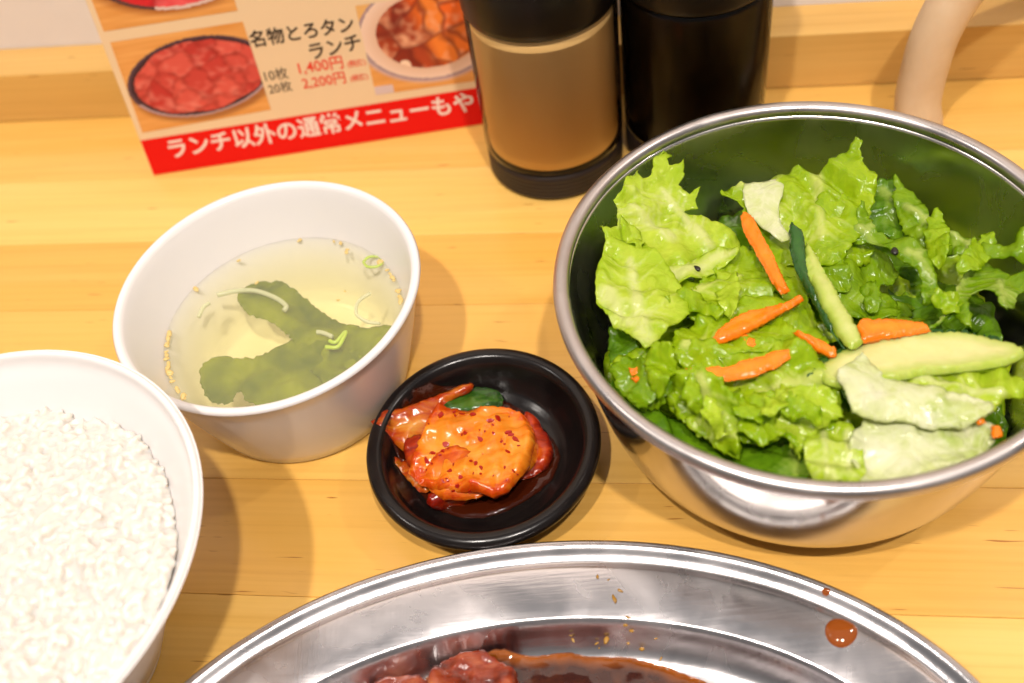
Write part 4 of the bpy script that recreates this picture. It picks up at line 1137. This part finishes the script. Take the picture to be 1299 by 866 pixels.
# ================================================================ BOTTLES
m, n, l, b = mat('clear_plastic')
for x in list(n):
    if x != n['Material Output']: n.remove(x)
tr = n.new('ShaderNodeBsdfTransparent'); tr.inputs[0].default_value = (1, 1, 1, 1)
gl = n.new('ShaderNodeBsdfGlossy'); gl.inputs['Roughness'].default_value = .12
fr = n.new('ShaderNodeFresnel'); fr.inputs['IOR'].default_value = 1.25
mxs = n.new('ShaderNodeMixShader')
l.new(fr.outputs[0], mxs.inputs[0]); l.new(tr.outputs[0], mxs.inputs[1]); l.new(gl.outputs[0], mxs.inputs[2])
l.new(mxs.outputs[0], n['Material Output'].inputs['Surface'])
M['clear'] = m
M['dressing'] = plain('tan_dressing', (0.50, 0.255, 0.075), .5)
noise_col(M['dressing'], [(0.3, (0.90, 0.56, 0.20)), (0.7, (0.94, 0.61, 0.24))], 30, 3, vec=(1, 1, .25))
M['soy'] = plain('dark_soy', (0.004, 0.0012, 0.0006), .3, spec=.2)
def bottle(loc, r, liquid, label, capz, basez=.0145):
    e_ = empty('sauce_bottle', loc)
    tag(e_, label, 'bottle', 'sauce bottles at the back of the table')
    bp_ = [(0, .0004), (r - .0022, .0004), (r - .0010, .0014)]
    z = .002
    while z < basez - .002:
        bp_ += [(r - .0009, z), (r - .0004, z + .0005), (r - .0004, z + .0013), (r - .0009, z + .0018)]
        z += .0022
    bp_ += [(r - .0008, basez), (r - .003, basez + .0002), (0, basez + .0002)]
    obj('base_ring', lathe('base_ring', bp_, 96), M['base'], e_)
    obj('shell', lathe('shell', [(r - .0016, basez + .0006), (r - .0003, basez + .0012), (r, basez + .004), (r, capz - .003), (r - .0006, capz - .0008), (r - .0012, capz - .0002)], 96), M['clear'], e_)
    obj('liquid', lathe('liquid', [(0, basez + .0012), (r - .0042, basez + .0012), (r - .0022, basez + .003), (r - .0020, capz - .004), (r - .0024, capz - .0012), (0, capz - .0012)], 96), liquid, e_)
    cp_ = [(0, capz - .0006), (r - .0008, capz - .0006), (r - .0002, capz + .0004), (r + .0004, capz + .003), (r + .0004, capz + .030), (r - .0030, capz + .036), (r - .012, capz + .041), (.012, capz + .044), (.011, capz + .062), (.009, capz + .064), (0, capz + .064)]
    obj('cap', lathe('cap', cp_, 96), M['cap'], e_)
bottle((0.0375, 0.3743, 0), .0322, M['dressing'], 'squat clear bottle of tan dressing with black cap and ribbed base', .086)
bottle((0.1024, 0.3690, 0), .0318, M['soy'], 'squat bottle of nearly black sauce beside the tan dressing bottle', .0865)

# ================================================================ HOSE
M['hose'] = plain('cream_rubber', (0.72, 0.50, 0.30), .45, sss=.1)
noise_col(M['hose'], [(0.3, (0.66, 0.44, 0.25)), (0.7, (0.74, 0.53, 0.33))], 60, 4, bump=.12, bscale=260)
def ph(px, py, y_):
    d = ray(px, py); return CAM + d * (y_ / d.y)
hp = [Vector((0.158, 0.318, 0.0095)), Vector((0.172, 0.322, 0.0105)), ph(1163, 175, .334), ph(1164, 130, .339), ph(1172, 90, .341), ph(1186, 45, .342), ph(1210, 0, .343), ph(1245, -45, .344), ph(1300, -85, .346), ph(1380, -110, .350), ph(1480, -110, .356)]
Q = [hp[0]] + hp + [hp[-1]]
HP = []
for i in range(1, len(Q) - 2):
    for k_ in range(10):
        t = k_ / 10
        HP.append(0.5 * (2 * Q[i] + (Q[i + 1] - Q[i - 1]) * t + (2 * Q[i - 1] - 5 * Q[i] + 4 * Q[i + 1] - Q[i + 2]) * t * t + (3 * Q[i] - Q[i - 1] - 3 * Q[i + 1] + Q[i + 2]) * t ** 3))
HP.append(hp[-1])
hose = obj('rubber_hose', tube_mesh('rubber_hose', [p_ - HP[0] for p_ in HP], .0098, 24), M['hose'])
hose.location = HP[0]
tag(hose, 'cream rubber hose curving up behind the steel bowl', 'hose')

# ================================================================ MENU
B0 = Vector((-0.16241, 0.41726, 0.0)); B1 = Vector((0.005736, 0.408377, 0.0))
me_ = (B1 - B0).normalized(); mn_ = Vector((-me_.y, me_.x, 0))
LEAN = R(76)
mu_ = mn_ * math.cos(LEAN) + Vector((0, 0, math.sin(LEAN)))
mf_ = me_.cross(mu_)                       # faces the camera side
if mf_.y > 0: mf_ = -mf_
menu = empty('menu_board', B0)
menu.matrix_world = Matrix(((me_.x, mu_.x, -mf_.x * -1, B0.x), (me_.y, mu_.y, mf_.y, B0.y), (me_.z, mu_.z, mf_.z, B0.z + .0002), (0, 0, 0, 1)))
tag(menu, 'laminated lunch menu card with red band and meat photos leaning on the wall', 'menu')
def uv(px, py):
    q = on_plane(px, py, B0, mf_) - B0
    return Vector((q.dot(me_), q.dot(mu_)))
MT = .0012
MWID, MHEI = .182, .150
M['card'] = plain('card_paper', (0.74, 0.52, 0.30), .42)
M['red'] = plain('red_print', (0.70, 0.004, 0.002), .5, spec=.25)
M['white_ink'] = plain('white_print', (0.80, 0.62, 0.52), .45)
M['black_ink'] = plain('black_print', (0.03, 0.018, 0.012), .45)
M['red_ink'] = plain('red_ink', (0.75, 0.05, 0.02), .45)
bmx = box_mesh('card', 0, MWID, 0, MHEI, -MT, 0, .0002, 1)
obj('card', bmx, M['card'], menu, False)
def flat(name, pts2, z, m, parent=menu, dz=.00008):
    n_ = len(pts2)
    vs = [(p_[0], p_[1], z) for p_ in pts2]
    me = mesh(name, vs, [tuple(range(n_))])
    if me.polygons[0].normal.z < 0: me = mesh(name, vs, [tuple(reversed(range(n_)))])
    return obj(name, me, m, parent, False)
t0, t1 = uv(179, 180), uv(603, 110)
bandh = (t0.y + t1.y) / 2
flat('red_band', [(.0003, .0003), (MWID - .0003, .0003), (MWID - .0003, bandh), (.0003, bandh)], .00012, M['red'])
def text(s, pl, pr, m, bold=.0, hscale=1.0, name='lettering', gap=1.0):
    a, b2 = uv(*pl), uv(*pr)
    cu = bpy.data.curves.new('text', 'FONT')
    cu.body = s; cu.size = 1.0; cu.offset = bold; cu.resolution_u = 3; cu.space_character = gap
    o = bpy.data.objects.new('text', cu); C.objects.link(o)
    bpy.context.view_layer.update()
    me = bpy.data.meshes.new_from_object(o.evaluated_get(bpy.context.evaluated_depsgraph_get()))
    bpy.data.objects.remove(o)
    if not len(me.vertices): return
    xs = [v.co.x for v in me.vertices]; ys = [v.co.y for v in me.vertices]
    x0, x1, y0 = min(xs), max(xs), min(ys)
    L = (b2 - a).length
    k_ = L / (x1 - x0)
    ang = math.atan2((b2 - a).y, (b2 - a).x)
    for v in me.vertices:
        x, y = (v.co.x - x0) * k_, (v.co.y - y0) * k_ * hscale
        v.co = (a.x + x * math.cos(ang) - y * math.sin(ang), a.y + x * math.sin(ang) + y * math.cos(ang), .00026)
    me.materials.clear()
    obj(name, me, m, menu, False)
text('ランチ以外の通常メニューもや', (219, 202), (603, 141), M['white_ink'], .022)
text('名物とろタン', (320, 61), (451, 40), M['black_ink'], .016)
text('ランチ', (396, 76), (460, 62), M['black_ink'], .016)
text('10枚', (338, 104), (367, 99), M['black_ink'], .0)
text('20枚', (343, 120), (372, 115), M['black_ink'], .0)
text('1,400円', (381, 96), (437, 87.5), M['red_ink'], .012)
text('2,200円', (386, 114.5), (440, 106), M['red_ink'], .012)
text('(税抜)', (442, 87), (465, 83.5), M['red_ink'], .012)
text('(税抜)', (446, 105), (468, 101), M['red_ink'], .012)
# printed photographs: fine flat grids with printed colours
def print_mat():
    m, n, l, b = mat('photo_print')
    a = n.new('ShaderNodeAttribute'); a.attribute_name = 'ink'
    l.new(a.outputs['Color'], b.inputs['Base Color']); b.inputs['Roughness'].default_value = .42
    return m
M['print'] = print_mat()
def photo(quad, fn, nx=130, ny=100, name='photo_print'):
    q = [Vector(p_) for p_ in quad]           # BL BR TR TL in u, v
    vs, cols, fs = [], [], []
    for j in range(ny + 1):
        for i in range(nx + 1):
            s, t = i / nx, j / ny
            p_ = (q[0] * (1 - s) + q[1] * s) * (1 - t) + (q[3] * (1 - s) + q[2] * s) * t
            vs.append((p_.x, p_.y, .00018)); c = fn(s, t); cols += [max(0, c[0]) * .92, max(0, c[1]) * .72, max(0, c[2]) * .62, 1.0]
    for j in range(ny):
        for i in range(nx):
            a = j * (nx + 1) + i
            fs.append((a, a + 1, a + nx + 2, a + nx + 1))
    me = mesh(name, vs, fs)
    at_ = me.color_attributes.new('ink', 'FLOAT_COLOR', 'POINT')
    at_.data.foreach_set('color', cols)
    obj(name, me, M['print'], menu, False)
def lerp3(a, b2, t): t = min(1, max(0, t)); return tuple(x + (y - x) * t for x, y in zip(a, b2))
class Cells:
    def __init__(s, n_, seed_): 
        r_ = random.Random(seed_); s.p = np.array([(r_.random() * 1.6 - .3, r_.random() * 1.6 - .3) for _ in range(n_)]); s.v = [r_.random() for _ in range(n_)]
    def __call__(s, x, y):
        d = np.hypot(s.p[:, 0] - x, s.p[:, 1] - y); o = np.argsort(d)[:2]
        return s.v[o[0]], d[o[1]] - d[o[0]], s.p[o[0]][1] - y, d[o[0]]
c1 = Cells(46, 1)
def wood_print(s, t):
    k_ = noise.noise(Vector((s * 3, t * 22, 1)))
    return lerp3((.70, .34, .07), (.84, .50, .16), .5 + k_ * .6)
def plate_photo(s, t):
    cx, cy = s - .56, t - .50
    a = .18
    x, y = cx * math.cos(a) + cy * math.sin(a), -cx * math.sin(a) + cy * math.cos(a)
    e_ = math.hypot(x / .56, y / .42)
    if e_ > 1.0:
        c = wood_print(s, t)
        sh = math.hypot((x - .02) / .58, (y + .05) / .43)
        return lerp3((c[0] * .5, c[1] * .4, c[2] * .4), c, (sh - .95) * 9)
    if e_ > .955: return (.10, .06, .09) if y > -.1 else (.45, .36, .42)
    wob = .90 + .05 * noise.noise(Vector((math.atan2(y, x) * 2.2, 3, 0)))
    if e_ > wob: return (.05, .02, .03)
    v, ed, dy, d0 = c1(s * 1.25 + noise.noise(Vector((s * 8, t * 8, 0))) * .04, t + noise.noise(Vector((s * 8, t * 8, 5))) * .04)
    c = lerp3((.52, .04, .035), (.72, .13, .10), v)
    c = lerp3(c, (.84, .30, .25), .6 * noise.noise(Vector((s * 16, t * 16, 2))) + dy * 2.2)
    return lerp3((.30, .02, .015), c, .50 + ed * 9 + .5 * noise.noise(Vector((s * 20, t * 20, 9))))
def beef_photo(s, t):
    cx, cy = s - .62, t - .62
    e_ = math.hypot(cx / .60, cy / .50)
    if e_ > 1: 
        c = wood_print(s, t); return lerp3((c[0] * .5, c[1] * .35, c[2] * .3), c, (e_ - 1) * 6)
    if e_ > .93: return (.70, .62, .60) if cx > -.2 else (.10, .05, .05)
    v, ed, dy, d0 = c1(s * .9, t * 1.2)
    c = lerp3((.66, .02, .03), (.85, .14, .16), v + .4 * noise.noise(Vector((s * 12, t * 12, 7))))
    return lerp3((.35, .01, .02), c, .35 + ed * 10)
c2 = Cells(30, 6)
def stew_photo(s, t):
    cx, cy = s - .62, t - .62
    e_ = math.hypot(cx / .62, cy / .50)
    c = wood_print(s, t)
    if t < .10 and s < .18: return (.66, .62, .66)
    if e_ > 1.08: return lerp3((.55, .50, .55), c, (e_ - 1.08) * 12) if cy < 0 else (.78, .52, .18)
    if e_ > 1.03: return (.36, .30, .36)
    if e_ > .80: return lerp3((.74, .58, .44), (.86, .76, .64), (e_ - .8) * 4)
    v, ed, dy, d0 = c2(s * 1.1 + noise.noise(Vector((s * 7, t * 7, 0))) * .06, t)
    side = s + .25 * (t - .5)
    a = lerp3((.26, .03, .01), (.55, .09, .02), v); b2 = lerp3((.80, .14, .01), (.88, .34, .05), v)
    c = lerp3(a, b2, (side - .52) * 7)
    c = lerp3(c, (.95, .60, .36), .6 * noise.noise(Vector((s * 14, t * 14, 2))) + dy * 1.6)
    if math.hypot(s - .34, (t - .28) * .8) < .055: return (.90, .78, .60)
    return lerp3((.18, .02, .01), c, .2 + ed * 12)
photo([uv(181, 168.5), uv(344, 139), uv(308, 27.5), uv(140, 54)], plate_photo)
bl, br = uv(132, 40), uv(301.7, 13.5)
upv = Vector((0, .040))
photo([bl, br, br + upv, bl + upv], beef_photo, 120, 90)
tl, bl2 = uv(450.7, 7.6), uv(477, 120.6)
hh = (tl - bl2).length
rr2 = uv(606, 102)
photo([bl2, rr2, rr2 + Vector((tl.x - bl2.x, hh)), tl], stew_photo)
